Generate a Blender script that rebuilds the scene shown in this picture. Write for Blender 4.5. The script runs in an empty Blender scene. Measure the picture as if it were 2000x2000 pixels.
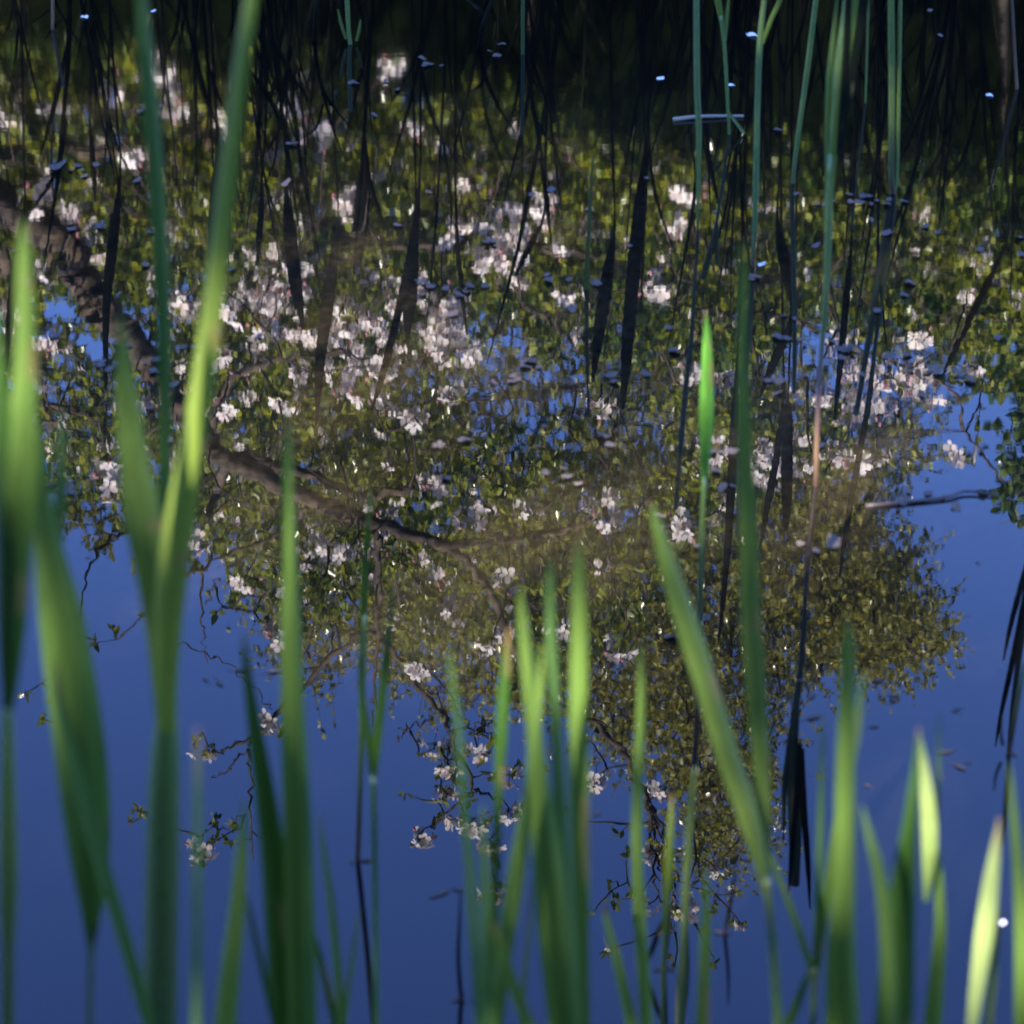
import bpy, math, random
import numpy as np
from mathutils import Vector
random.seed(7)
rng = np.random.default_rng(7)
SC = bpy.context.scene
COL = SC.collection

# ------------------------------------------------------------------ camera, sky, sun, exposure
H = 1.8                                   # lens height above the water
PITCH = math.radians(30.0)                # looking down
T = math.tan(math.radians(11.0))          # half field of view
cam = bpy.data.cameras.new('camera')
camo = bpy.data.objects.new('camera', cam)
COL.objects.link(camo)
camo.location = (0, 0, H)
camo.rotation_euler = (math.pi / 2 - PITCH, 0, 0)
cam.sensor_width = 36
cam.lens = 18 / T
cam.clip_start = 0.05
cam.clip_end = 2000
cam.dof.use_dof = True
cam.dof.focus_distance = 9.0              # the mirrored apple tree
cam.dof.aperture_fstop = 10.5
SC.camera = camo

SUN_EL, SUN_AZ = math.radians(40), math.radians(207)
world = bpy.data.worlds.new('World')
SC.world = world
world.use_nodes = True
wn = world.node_tree.nodes
sky = wn.new('ShaderNodeTexSky')
sky.sky_type = 'NISHITA'
sky.sun_disc = False
sky.sun_elevation = SUN_EL
sky.sun_rotation = SUN_AZ
sky.air_density = 1.0
sky.dust_density = 0.0
sky.ozone_density = 10.0
deep = wn.new('ShaderNodeMix'); deep.data_type = 'RGBA'; deep.blend_type = 'MULTIPLY'; deep.inputs[0].default_value = 1
deep.inputs[7].default_value = (0.95, 0.83, 1.08, 1)      # a clear, slightly violet spring sky
world.node_tree.links.new(sky.outputs[0], deep.inputs[6])
world.node_tree.links.new(deep.outputs[2], wn['Background'].inputs[0])
wn['Background'].inputs[1].default_value = 0.135

SDIR = Vector((math.sin(SUN_AZ) * math.cos(SUN_EL), math.cos(SUN_AZ) * math.cos(SUN_EL), math.sin(SUN_EL)))
sl = bpy.data.lights.new('sun', 'SUN')
sl.energy = 5.0
sl.angle = math.radians(0.53)
sl.color = (1.0, 0.93, 0.83)
so = bpy.data.objects.new('sun', sl)
COL.objects.link(so)
so.rotation_euler = SDIR.to_track_quat('Z', 'Y').to_euler()
so.location = SDIR * 30

vs = SC.view_settings
vs.view_transform = 'Standard'
vs.look = 'None'
vs.gamma = 1.0
vs.exposure = 3.45
cy = SC.cycles
cy.use_denoising = True
cy.use_adaptive_sampling = False
cy.max_bounces = 6
cy.diffuse_bounces = 2
cy.glossy_bounces = 3
cy.transmission_bounces = 4
cy.transparent_max_bounces = 8
cy.caustics_reflective = False
cy.caustics_refractive = False
cy.sample_clamp_indirect = 6.0

# ------------------------------------------------------------------ where a sight line of the photograph meets the place
CP, SP = math.cos(PITCH), math.sin(PITCH)
def ray(u, v):
    x = (u - 1000) / 1000 * T
    y = (1000 - v) / 1000 * T
    return x, CP + y * SP, -SP + y * CP
def water_at(u, v):
    x, y, z = ray(u, v)
    k = H / -z
    return Vector((x * k, y * k, 0))
def at(u, v, Y):                          # seen directly, at distance Y in front
    x, y, z = ray(u, v)
    k = Y / y
    return Vector((x * k, Y, H + z * k))
def mir(u, v, Y):                         # seen in the still water, at distance Y in front
    x, y, z = ray(u, v)
    k = Y / y
    return Vector((x * k, Y, -H - z * k))
def px(w, Y, v=1000):                     # w of the photograph's 2000 pixels, in metres at distance Y
    x, y, z = ray(1000, v)
    return w / 1000 * T * Y / y

# ------------------------------------------------------------------ materials
def nodes_of(name):
    m = bpy.data.materials.new(name)
    m.use_nodes = True
    nt = m.node_tree
    nt.nodes.clear()
    return m, nt, nt.nodes, nt.links
def leafy(name, cols, rough=0.45, spec=0.5, trans=0.35, tcol=(1, 1, 1)):
    """thin leaf or petal: a glossy-ish face that also lets light through, colour varying from leaf to leaf"""
    m, nt, N, L = nodes_of(name)
    g = N.new('ShaderNodeNewGeometry')
    r = N.new('ShaderNodeValToRGB')
    r.color_ramp.elements[0].color = (*cols[0], 1)
    r.color_ramp.elements[1].color = (*cols[-1], 1)
    for i, c in enumerate(cols[1:-1]):
        e = r.color_ramp.elements.new((i + 1) / (len(cols) - 1))
        e.color = (*c, 1)
    L.new(g.outputs['Random Per Island'], r.inputs[0])
    p = N.new('ShaderNodeBsdfPrincipled')
    p.inputs['Roughness'].default_value = rough
    p.inputs['Specular IOR Level'].default_value = spec
    t = N.new('ShaderNodeBsdfTranslucent')
    mul = N.new('ShaderNodeMix'); mul.data_type = 'RGBA'; mul.blend_type = 'MULTIPLY'
    mul.inputs[0].default_value = 1
    mul.inputs[7].default_value = (*tcol, 1)
    L.new(r.outputs[0], p.inputs['Base Color'])
    L.new(r.outputs[0], mul.inputs[6])
    L.new(mul.outputs[2], t.inputs[0])
    mx = N.new('ShaderNodeMixShader')
    mx.inputs[0].default_value = trans
    L.new(p.outputs[0], mx.inputs[1]); L.new(t.outputs[0], mx.inputs[2])
    o = N.new('ShaderNodeOutputMaterial')
    L.new(mx.outputs[0], o.inputs[0])
    return m
def bark(name, a, b, scale=30):
    m, nt, N, L = nodes_of(name)
    tc = N.new('ShaderNodeTexCoord')
    n = N.new('ShaderNodeTexNoise'); n.inputs['Scale'].default_value = scale; n.inputs['Detail'].default_value = 6
    r = N.new('ShaderNodeValToRGB')
    r.color_ramp.elements[0].position = 0.35; r.color_ramp.elements[1].position = 0.7
    r.color_ramp.elements[0].color = (*a, 1); r.color_ramp.elements[1].color = (*b, 1)
    p = N.new('ShaderNodeBsdfPrincipled'); p.inputs['Roughness'].default_value = 0.85
    bp = N.new('ShaderNodeBump'); bp.inputs['Strength'].default_value = 0.6; bp.inputs['Distance'].default_value = 0.006
    o = N.new('ShaderNodeOutputMaterial')
    L.new(tc.outputs['Object'], n.inputs['Vector']); L.new(n.outputs[0], r.inputs[0]); L.new(r.outputs[0], p.inputs['Base Color'])
    L.new(n.outputs[0], bp.inputs['Height']); L.new(bp.outputs[0], p.inputs['Normal']); L.new(p.outputs[0], o.inputs[0])
    return m
def reed_material(name, trans):
    """blade colour, painted light and shade included, comes from its colour attribute; fine long fibres on top"""
    m, nt, N, L = nodes_of(name)
    a = N.new('ShaderNodeAttribute'); a.attribute_name = 'tint'
    uv = N.new('ShaderNodeAttribute'); uv.attribute_name = 'fibre'
    n = N.new('ShaderNodeTexNoise'); n.inputs['Scale'].default_value = 9; n.inputs['Detail'].default_value = 3
    mp = N.new('ShaderNodeMapRange'); mp.inputs[1].default_value = 0.3; mp.inputs[2].default_value = 0.7
    mp.inputs[3].default_value = 0.55; mp.inputs[4].default_value = 1.4
    mul = N.new('ShaderNodeMix'); mul.data_type = 'RGBA'; mul.blend_type = 'MULTIPLY'; mul.inputs[0].default_value = 1
    p = N.new('ShaderNodeBsdfPrincipled'); p.inputs['Roughness'].default_value = 0.42; p.inputs['Specular IOR Level'].default_value = 0.45
    t = N.new('ShaderNodeBsdfTranslucent')
    warm = N.new('ShaderNodeMix'); warm.data_type = 'RGBA'; warm.blend_type = 'MULTIPLY'; warm.inputs[0].default_value = 1
    warm.inputs[7].default_value = (1.3, 1.25, 0.5, 1)
    mx = N.new('ShaderNodeMixShader'); mx.inputs[0].default_value = trans
    o = N.new('ShaderNodeOutputMaterial')
    L.new(uv.outputs['Vector'], n.inputs['Vector']); L.new(n.outputs[0], mp.inputs[0])
    L.new(a.outputs['Color'], mul.inputs[6]); L.new(mp.outputs[0], mul.inputs[7])
    L.new(mul.outputs[2], p.inputs['Base Color']); L.new(mul.outputs[2], warm.inputs[6]); L.new(warm.outputs[2], t.inputs[0])
    L.new(p.outputs[0], mx.inputs[1]); L.new(t.outputs[0], mx.inputs[2]); L.new(mx.outputs[0], o.inputs[0])
    return m

M_BARK = bark('apple_bark', (0.022, 0.015, 0.010), (0.13, 0.09, 0.06), 34)
M_TWIG = bark('twig_bark', (0.018, 0.012, 0.008), (0.085, 0.058, 0.038), 60)
M_BIRCHBARK = bark('birch_bark', (0.05, 0.045, 0.04), (0.45, 0.42, 0.38), 6)
M_DARKBARK = bark('dark_bark', (0.02, 0.015, 0.012), (0.07, 0.055, 0.04), 14)
M_APPLE = leafy('apple_leaf', [(0.03, 0.055, 0.009), (0.15, 0.205, 0.033), (0.40, 0.42, 0.08), (0.075, 0.11, 0.02)], 0.25, 0.8, 0.40, (1.5, 1.4, 0.5))
M_BIRCH = leafy('birch_leaf', [(0.09, 0.095, 0.022), (0.26, 0.26, 0.06), (0.55, 0.52, 0.17)], 0.22, 0.9, 0.36, (1.4, 1.3, 0.6))
M_BUSH = leafy('bush_leaf', [(0.012, 0.035, 0.006), (0.05, 0.10, 0.016), (0.19, 0.25, 0.04)], 0.25, 0.5, 0.3, (1.4, 1.4, 0.5))
M_OAK = leafy('young_leaf', [(0.12, 0.13, 0.025), (0.2, 0.2, 0.05)], 0.45, 0.4, 0.4, (1.4, 1.3, 0.5))
M_SHADE_HEDGE = leafy('hedge_leaf', [(0.0015, 0.003, 0.001), (0.004, 0.0065, 0.002)], 1.0, 0.0, 0.1)  # near-black: the shade of the undergrowth is painted into the leaf colour
M_PETAL = leafy('petal', [(0.78, 0.70, 0.68), (0.86, 0.83, 0.81), (0.82, 0.68, 0.68)], 0.6, 0.2, 0.2, (1, 0.97, 0.95))
M_STAMEN = leafy('stamen', [(0.55, 0.38, 0.12), (0.6, 0.42, 0.2)], 0.7, 0.2, 0.1)
M_BUD = leafy('bud', [(0.6, 0.22, 0.26), (0.7, 0.4, 0.4)], 0.6, 0.2, 0.2)
M_FLOAT = leafy('fallen_petal', [(0.075, 0.058, 0.045), (0.11, 0.086, 0.067), (0.05, 0.039, 0.03), (0.17, 0.135, 0.11), (0.065, 0.05, 0.039)], 0.8, 0.06, 0.15)
M_FLOATW = leafy('fresh_fallen_petal', [(0.62, 0.58, 0.54), (0.6, 0.56, 0.52)], 0.6, 0.3, 0.15)
M_SCRAP = leafy('brown_scrap', [(0.035, 0.023, 0.014), (0.06, 0.042, 0.026)], 0.6, 0.3, 0.1)
M_REED = reed_material('reed_blade', 0.34)
M_STEM = reed_material('reed_stem', 0.08)
M_DEAD = reed_material('dead_reed', 0.03)
for q in M_DEAD.node_tree.nodes:
    if q.type == 'BSDF_PRINCIPLED': q.inputs['Roughness'].default_value = 0.9; q.inputs['Specular IOR Level'].default_value = 0.08

def soil_material():
    m, nt, N, L = nodes_of('bank_soil')
    n = N.new('ShaderNodeTexNoise'); n.inputs['Scale'].default_value = 3; n.inputs['Detail'].default_value = 8
    r = N.new('ShaderNodeValToRGB')
    r.color_ramp.elements[0].color = (0.012, 0.010, 0.007, 1); r.color_ramp.elements[1].color = (0.045, 0.04, 0.02, 1)
    p = N.new('ShaderNodeBsdfPrincipled'); p.inputs['Roughness'].default_value = 0.9
    tc = N.new('ShaderNodeTexCoord')
    o = N.new('ShaderNodeOutputMaterial')
    L.new(tc.outputs['Object'], n.inputs[0]); L.new(n.outputs[0], r.inputs[0]); L.new(r.outputs[0], p.inputs['Base Color']); L.new(p.outputs[0], o.inputs[0])
    return m
def water_material():
    m, nt, N, L = nodes_of('pond_water')
    tc = N.new('ShaderNodeTexCoord')
    sep = N.new('ShaderNodeSeparateXYZ'); L.new(tc.outputs['Object'], sep.inputs[0])
    # a broken film of pollen and dust on the middle of the pond
    mp = N.new('ShaderNodeMapping'); mp.inputs['Scale'].default_value = (1.0, 1.0, 1.0)
    L.new(tc.outputs['Object'], mp.inputs[0])
    f1 = N.new('ShaderNodeTexNoise'); f1.inputs['Scale'].default_value = 1.7; f1.inputs['Detail'].default_value = 6; f1.inputs['Roughness'].default_value = 0.62
    f2 = N.new('ShaderNodeTexNoise'); f2.inputs['Scale'].default_value = 55; f2.inputs['Detail'].default_value = 5; f2.inputs['Roughness'].default_value = 0.7
    L.new(mp.outputs[0], f1.inputs[0]); L.new(mp.outputs[0], f2.inputs[0])
    mr = N.new('ShaderNodeMapRange'); mr.inputs[1].default_value = 0.28; mr.inputs[2].default_value = 0.78
    L.new(f1.outputs[0], mr.inputs[0])
    mr2 = N.new('ShaderNodeMapRange'); mr2.inputs[1].default_value = 0.30; mr2.inputs[2].default_value = 0.70
    L.new(f2.outputs[0], mr2.inputs[0])
    band = N.new('ShaderNodeValToRGB')               # where the film has drifted to: out in the pond, not along the near edge
    band.color_ramp.elements[0].position = 0.0; band.color_ramp.elements[0].color = (0, 0, 0, 1)
    band.color_ramp.elements[1].position = 1.0; band.color_ramp.elements[1].color = (0, 0, 0, 1)
    for pos, val in ((0.40, 0.0), (0.48, 0.45), (0.56, 1.0), (0.64, 0.7), (0.80, 0.08)):
        e = band.color_ramp.elements.new(pos); e.color = (val, val, val, 1)
    sc = N.new('ShaderNodeMath'); sc.operation = 'MULTIPLY'; sc.inputs[1].default_value = 1 / 6.0
    L.new(sep.outputs[1], sc.inputs[0]); L.new(sc.outputs[0], band.inputs[0])
    a = N.new('ShaderNodeMath'); a.operation = 'MULTIPLY'; L.new(mr.outputs[0], a.inputs[0]); L.new(mr2.outputs[0], a.inputs[1])
    b = N.new('ShaderNodeMath'); b.operation = 'MULTIPLY'; L.new(a.outputs[0], b.inputs[0]); L.new(band.outputs[0], b.inputs[1])
    cmix = N.new('ShaderNodeMix'); cmix.data_type = 'RGBA'
    cmix.inputs[6].default_value = (0.0012, 0.0012, 0.0010, 1); cmix.inputs[7].default_value = (0.037, 0.0285, 0.0145, 1)
    L.new(b.outputs[0], cmix.inputs[0])
    # very small ripples, livelier towards the open far side
    w1 = N.new('ShaderNodeTexNoise'); w1.inputs['Scale'].default_value = 24; w1.inputs['Detail'].default_value = 3
    mpw = N.new('ShaderNodeMapping'); mpw.inputs['Scale'].default_value = (1.0, 1.6, 1.0)
    L.new(tc.outputs['Object'], mpw.inputs[0]); L.new(mpw.outputs[0], w1.inputs[0])
    amp = N.new('ShaderNodeMapRange'); amp.inputs[1].default_value = 2.2; amp.inputs[2].default_value = 5.2; amp.inputs[3].default_value = 0.000008; amp.inputs[4].default_value = 0.00006
    L.new(sep.outputs[1], amp.inputs[0])
    bp = N.new('ShaderNodeBump'); bp.inputs['Strength'].default_value = 1.0
    L.new(w1.outputs[0], bp.inputs['Height']); L.new(amp.outputs[0], bp.inputs['Distance'])
    p = N.new('ShaderNodeBsdfPrincipled')
    p.inputs['IOR'].default_value = 1.39
    rg = N.new('ShaderNodeMapRange'); rg.inputs[1].default_value = 3.3; rg.inputs[2].default_value = 5.2; rg.inputs[3].default_value = 0.004; rg.inputs[4].default_value = 0.05
    L.new(sep.outputs[1], rg.inputs[0]); L.new(rg.outputs[0], p.inputs['Roughness'])
    L.new(cmix.outputs[2], p.inputs['Base Color']); L.new(bp.outputs[0], p.inputs['Normal'])
    o = N.new('ShaderNodeOutputMaterial'); L.new(p.outputs[0], o.inputs[0])
    return m
M_SOIL = soil_material()
M_WATER = water_material()

# ------------------------------------------------------------------ mesh helpers
class MB:
    """collects faces and links them as ONE mesh object"""
    def __init__(self):
        self.v, self.f, self.m = [], [], []
        self.tint, self.fib = [], []
    def add(self, vs_, fs, mat=0, tint=(0.1, 0.1, 0.1), fib=None):
        o = len(self.v)
        self.v += [tuple(x) for x in vs_]
        self.f += [tuple(i + o for i in f) for f in fs]
        self.m += [mat] * len(fs)
        if isinstance(tint, list): self.tint += tint
        else: self.tint += [tint] * len(vs_)
        self.fib += fib if fib else [(0, 0, 0)] * len(vs_)
    def tube(self, pts, rad, n=5, mat=0, tints=None):
        P = [Vector(p) for p in pts]
        k = len(P)
        if not isinstance(rad, (list, tuple)): rad = [rad] * k
        vs_, fs, tt, fb = [], [], [], []
        ref = Vector((0.31, 0.17, 0.93))
        off = random.random() * 50
        for i, p in enumerate(P):
            d = (P[min(i + 1, k - 1)] - P[max(i - 1, 0)])
            if d.length < 1e-9: d = Vector((0, 0, 1))
            d.normalize()
            a = d.cross(ref)
            if a.length < 0.05: a = d.cross(Vector((1, 0, 0)))
            a.normalize(); b = d.cross(a)
            for j in range(n):
                an = 2 * math.pi * j / n
                vs_.append(p + (a * math.cos(an) + b * math.sin(an)) * rad[i])
                tt.append(tints[i] if tints else (0.1, 0.1, 0.1)); fb.append((off + j * 0.7, i * 0.25, 0))
        for i in range(k - 1):
            for j in range(n):
                fs.append((i * n + j, i * n + (j + 1) % n, (i + 1) * n + (j + 1) % n, (i + 1) * n + j))
        fs.append(tuple(range(n - 1, -1, -1))); fs.append(tuple((k - 1) * n + j for j in range(n)))
        self.add(vs_, fs, mat, tt, fb)
    def mesh(self, name, mats, tinted=False, smooth=True):
        me = bpy.data.meshes.new(name)
        me.from_pydata(self.v, [], self.f)
        for m in (mats if isinstance(mats, (list, tuple)) else [mats]): me.materials.append(m)
        if len(set(self.m)) > 1: me.polygons.foreach_set('material_index', self.m)
        if smooth: me.polygons.foreach_set('use_smooth', [True] * len(self.f))
        if tinted:
            a = me.attributes.new('tint', 'FLOAT_COLOR', 'POINT')
            a.data.foreach_set('color', np.array([(*t, 1) for t in self.tint], dtype=np.float32).ravel())
            a = me.attributes.new('fibre', 'FLOAT_VECTOR', 'POINT')
            a.data.foreach_set('vector', np.array(self.fib, dtype=np.float32).ravel())
        me.update()
        return me
    def build(self, name, mats, parent=None, tinted=False, smooth=True, origin=None):
        return link(name, self.mesh(name, mats, tinted, smooth), parent)
def link(name, me, parent=None):
    o = bpy.data.objects.new(name, me)
    COL.objects.link(o)
    if parent is not None: o.parent = parent
    return o
def tag(o, label, cat, group=None):
    o['label'] = label
    o['category'] = cat
    if group: o['group'] = group
    return o
def thing(name, loc, label, cat, group=None):
    o = bpy.data.objects.new(name, None)
    o.empty_display_size = 0.1
    COL.objects.link(o)
    o.location = loc
    bpy.context.view_layer.update()
    return tag(o, label, cat, group)
def rebase(o, loc):
    """put a mesh object's origin at its base without moving it"""
    loc = Vector(loc)
    n = len(o.data.vertices)
    c = np.empty(n * 3, dtype=np.float32)
    o.data.vertices.foreach_get('co', c)
    c = (c.reshape(-1, 3) - np.array(loc, dtype=np.float32)).ravel()
    o.data.vertices.foreach_set('co', c)
    o.location = loc
def local(root, o):
    """a part modelled in place: keep it where it is under its thing"""
    c = np.empty(len(o.data.vertices) * 3, dtype=np.float32)
    o.data.vertices.foreach_get('co', c)
    o.data.vertices.foreach_set('co', (c.reshape(-1, 3) - np.array(root.location, dtype=np.float32)).ravel())
    o.data.update()
    return o

def spline(pts, n):
    """smooth curve through the points; each is a tuple of floats of any length"""
    A = np.array(pts, dtype=float)
    if len(A) == 2:
        t = np.linspace(0, 1, n)[:, None]
        return A[0] * (1 - t) + A[1] * t
    E = np.vstack([2 * A[0] - A[1], A, 2 * A[-1] - A[-2]])
    out = []
    for s in np.linspace(0, len(A) - 1 - 1e-6, n):
        i = int(s); t = s - i
        a, b, c, d = E[i], E[i + 1], E[i + 2], E[i + 3]
        out.append(0.5 * (2 * b + (c - a) * t + (2 * a - 5 * b + 4 * c - d) * t * t + (3 * b - a - 3 * c + d) * t ** 3))
    return np.array(out)

def leaf_mesh(name, pos, d, nrm, length, width, mat, simple=False):
    """many small leaves as one mesh: each has two halves folded along the midrib"""
    n = len(pos)
    d = d / np.linalg.norm(d, axis=1, keepdims=True)
    s = np.cross(d, nrm)
    s /= np.linalg.norm(s, axis=1, keepdims=True) + 1e-9
    nn = np.cross(s, d)
    L = np.asarray(length)[:, None]; W = np.asarray(width)[:, None]
    if simple:
        vs_ = np.stack([pos, pos + d * L * .42 + s * W * .5 + nn * W * .14, pos + d * L * .5, pos + d * L, pos + d * L * .42 - s * W * .5 + nn * W * .14], 1)
        loops = np.array([0, 2, 3, 1, 0, 4, 3, 2]); starts = np.array([0, 4]); k = 5; nl = 8; tot = [4, 4]
    else:
        curl = nn * L * -.10
        vs_ = np.stack([pos, pos + d * L * .28 + s * W * .46 + nn * W * .16, pos + d * L * .66 + s * W * .38 + nn * W * .10 + curl * .4, pos + d * L + curl,
                        pos + d * L * .66 - s * W * .38 + nn * W * .10 + curl * .4, pos + d * L * .28 - s * W * .46 + nn * W * .16, pos + d * L * .5 - nn * W * .02], 1)
        loops = np.array([0, 6, 3, 2, 1, 0, 5, 4, 3, 6]); starts = np.array([0, 5]); k = 7; nl = 10; tot = [5, 5]
    me = bpy.data.meshes.new(name)
    me.vertices.add(n * k)
    me.vertices.foreach_set('co', vs_.astype(np.float32).ravel())
    me.loops.add(n * nl)
    me.loops.foreach_set('vertex_index', (np.arange(n)[:, None] * k + loops[None]).astype(np.int32).ravel())
    me.polygons.add(n * 2)
    me.polygons.foreach_set('loop_start', (np.arange(n)[:, None] * nl + starts[None]).astype(np.int32).ravel())
    me.polygons.foreach_set('loop_total', np.tile(tot, n).astype(np.int32))
    me.materials.append(mat)
    me.update(calc_edges=True)
    me.validate()
    return me

# ------------------------------------------------------------------ ground, water
def build_ground():
    ys = np.concatenate([[-400, -60, -15, -6, -2.0, -0.4], np.linspace(0.1, 1.0, 7), [2, 3.5, 5, 5.8], np.linspace(6.1, 7.6, 9), [9, 12, 18, 40, 120, 700]])
    xs = np.concatenate([[-600, -150, -50, -22], np.linspace(-14, 14, 41), [22, 50, 150, 600]])
    mb = MB(); V = []
    for y in ys:
        for x in xs:
            far = 6.55 + 0.16 * math.sin(x * 1.7) + 0.1 * math.sin(x * 4.1 + 1)
            near = 0.55 + 0.06 * math.sin(x * 3)
            if y > far: z = min(0.32, (y - far) * 0.45)
            elif y < near: z = min(0.2, (near - y) * 0.5)
            else: z = -0.45 * min(1, min(far - y, y - near) / 0.5)
            V.append((x, y, z + 0.015 * math.sin(x * 9 + y * 7)))
    nx = len(xs); F = []
    for j in range(len(ys) - 1):
        for i in range(nx - 1):
            F.append((j * nx + i, j * nx + i + 1, (j + 1) * nx + i + 1, (j + 1) * nx + i))
    mb.add(V, F)
    o = mb.build('ground', M_SOIL); o['kind'] = 'structure'
    mb = MB(); mb.add([(-120, -1, 0), (120, -1, 0), (120, 8, 0), (-120, 8, 0)], [(0, 1, 2, 3)])
    o = mb.build('pond_water', M_WATER); o['kind'] = 'structure'
build_ground()

# ------------------------------------------------------------------ trees
class Skel:
    """branch skeleton that reaches out to wanted points, nearest first"""
    def __init__(self):
        self.pts, self.rad = [], []
        self.limbs, self.twigs = MB(), MB()
    def limb(self, pts, r0, r1, n=None, sides=8, wob=0.02):
        n = n or max(6, len(pts) * 5)
        c = spline(pts, n)
        L = np.linalg.norm(c[-1] - c[0])
        c[1:-1] += rng.normal(0, wob * 0.3, (n - 2, 3))
        rr = np.linspace(r0, r1, n) * 0.85 * (1 + rng.normal(0, 0.10, n))
        self.limbs.tube(c, list(rr), sides)
        self.pts += [Vector(p) for p in c]; self.rad += list(rr)
    def reach(self, targets, r=0.005, sides=4, droop=0.08, up_bias=0.0):
        """join every target to the nearest part of the skeleton; returns the end direction at each"""
        T_ = np.array(targets)
        base = np.array([tuple(p) for p in self.pts])
        d0 = np.array([np.min(np.sum((base - t) ** 2, 1)) for t in T_])
        dirs = [None] * len(T_)
        arr = np.zeros((len(base) + len(T_) * 7, 3)); arr[:len(base)] = base; k = len(base)
        for i in np.argsort(d0):
            t = T_[i]
            dd = np.sum((arr[:k] - t) ** 2, 1)
            j = int(np.argmin(dd)); a = arr[j].copy(); L = math.sqrt(dd[j])
            mid = (a + t) / 2 + rng.normal(0, 0.09 * L, 3) + np.array([0, 0, up_bias - droop]) * L * -1
            c = spline([a, mid, t], 7)
            r0 = min(r * 1.6, r * (0.8 + 0.5 * L))
            self.twigs.tube(c, list(np.linspace(r0, r * 0.45, 7)), sides)
            arr[k:k + 6] = c[1:]; k += 6
            dirs[i] = (c[-1] - c[-2]) / (np.linalg.norm(c[-1] - c[-2]) + 1e-9)
        self.pts = [Vector(p) for p in arr[:k]]
        return np.array(dirs)
def inside(poly, u, v):
    c = False; n = len(poly); j = n - 1
    for i in range(n):
        (x1, y1), (x2, y2) = poly[i], poly[j]
        if (y1 > v) != (y2 > v) and u < (x2 - x1) * (v - y1) / (y2 - y1) + x1: c = not c
        j = i
    return c
def sprays(points, dirs, shoots, per, length, llen, lwid, hang=0.0, upright=0.5, mb=None, spread=0.9, twig_r=0.0016):
    """short leafy shoots round each point; returns leaf arrays and adds shoot wood to mb"""
    P, D, N = [], [], []
    for p, d in zip(points, dirs):
        for s in range(shoots):
            v = d * 0.5 + rng.normal(0, spread, 3) + np.array([0, 0, -hang])
            v /= np.linalg.norm(v) + 1e-9
            L = length * rng.uniform(0.5, 1.25)
            b = p + v * L
            if mb is not None: mb.tube([p, (p + b) / 2 + rng.normal(0, 0.04 * L, 3), b], [twig_r, twig_r * .8, twig_r * .5], 3)
            for q in range(per):
                t = rng.uniform(0.15, 1.0)
                o = p + (b - p) * t
                ld = v * 0.55 + rng.normal(0, 0.75, 3) + np.array([0, 0, upright - hang * 0.7])
                P.append(o); D.append(ld); N.append(np.array([0, 0, 1.0]) + rng.normal(0, 0.6, 3))
    P, D, N = np.array(P), np.array(D), np.array(N)
    n = len(P)
    return P, D, N, llen * rng.uniform(0.6, 1.2, n), lwid * rng.uniform(0.65, 1.15, n)

# ---- blossom clusters: eight shapes, shared
def flower(mb, c, axis, size):
    axis = Vector(axis).normalized()
    a = axis.cross(Vector((0.3, 0.5, 0.8)))
    a.normalize(); b = axis.cross(a)
    open_ = random.uniform(0.12, 0.5)
    off = random.random() * 6
    for k in range(5):
        an = off + k * 2 * math.pi / 5 + random.uniform(-.12, .12)
        r = a * math.cos(an) + b * math.sin(an)
        t = axis.cross(r)
        L = size * random.uniform(.85, 1.1); W = L * random.uniform(.62, .8)
        rise = axis * open_ * L
        bend = axis * random.uniform(-.18, .12) * L
        vs_ = [c + r * .06 * L, c + r * .38 * L + t * W * .36 + rise * .5, c + r * .78 * L + t * W * .46 + rise + bend * .4, c + r * 1.02 * L + t * W * .15 + rise * 1.1 + bend,
               c + r * 1.0 * L - t * W * .17 + rise * 1.1 + bend, c + r * .76 * L - t * W * .46 + rise + bend * .4, c + r * .38 * L - t * W * .36 + rise * .5, c + r * .62 * L + rise * .62]
        mb.add(vs_, [(0, 7, 2, 1), (7, 4, 3, 2), (7, 6, 5, 4)[0:1] + (5, 4), (0, 6, 5, 7)], 0)
    for k in range(7):
        an = k * 0.9
        r = (a * math.cos(an) + b * math.sin(an)) * size * .16
        mb.tube([c, c + r * .6 + axis * size * .22, c + r + axis * size * .34], [size * .018, size * .018, size * .04], 3, 1)
def cluster_mesh(i):
    mb = MB()
    nfl = random.randint(5, 8)
    for k in range(nfl):
        d = Vector((random.gauss(0, 1), random.gauss(0, 1), random.gauss(0.35, .8))).normalized()
        c = d * random.uniform(.022, .045)
        mb.tube([Vector((0, 0, 0)), c * .5 + Vector((0, 0, .003)), c], [.0012, .001, .001], 3, 3)
        flower(mb, c, d + Vector((random.gauss(0, .3), random.gauss(0, .3), random.gauss(0, .3))), random.uniform(.019, .026))
    for k in range(random.randint(1, 3)):
        d = Vector((random.gauss(0, 1), random.gauss(0, 1), random.gauss(0.2, .8))).normalized()
        c = d * random.uniform(.03, .05)
        mb.tube([Vector((0, 0, 0)), c], [.001, .001], 3, 3)
        mb.tube([c, c + d * .004, c + d * .009, c + d * .013], [.002, .0055, .005, .001], 6, 2)
    return mb.mesh('blossom_cluster', [M_PETAL, M_STAMEN, M_BUD, M_TWIG], smooth=True)
CLUSTERS = [cluster_mesh(i) for i in range(8)]

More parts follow.
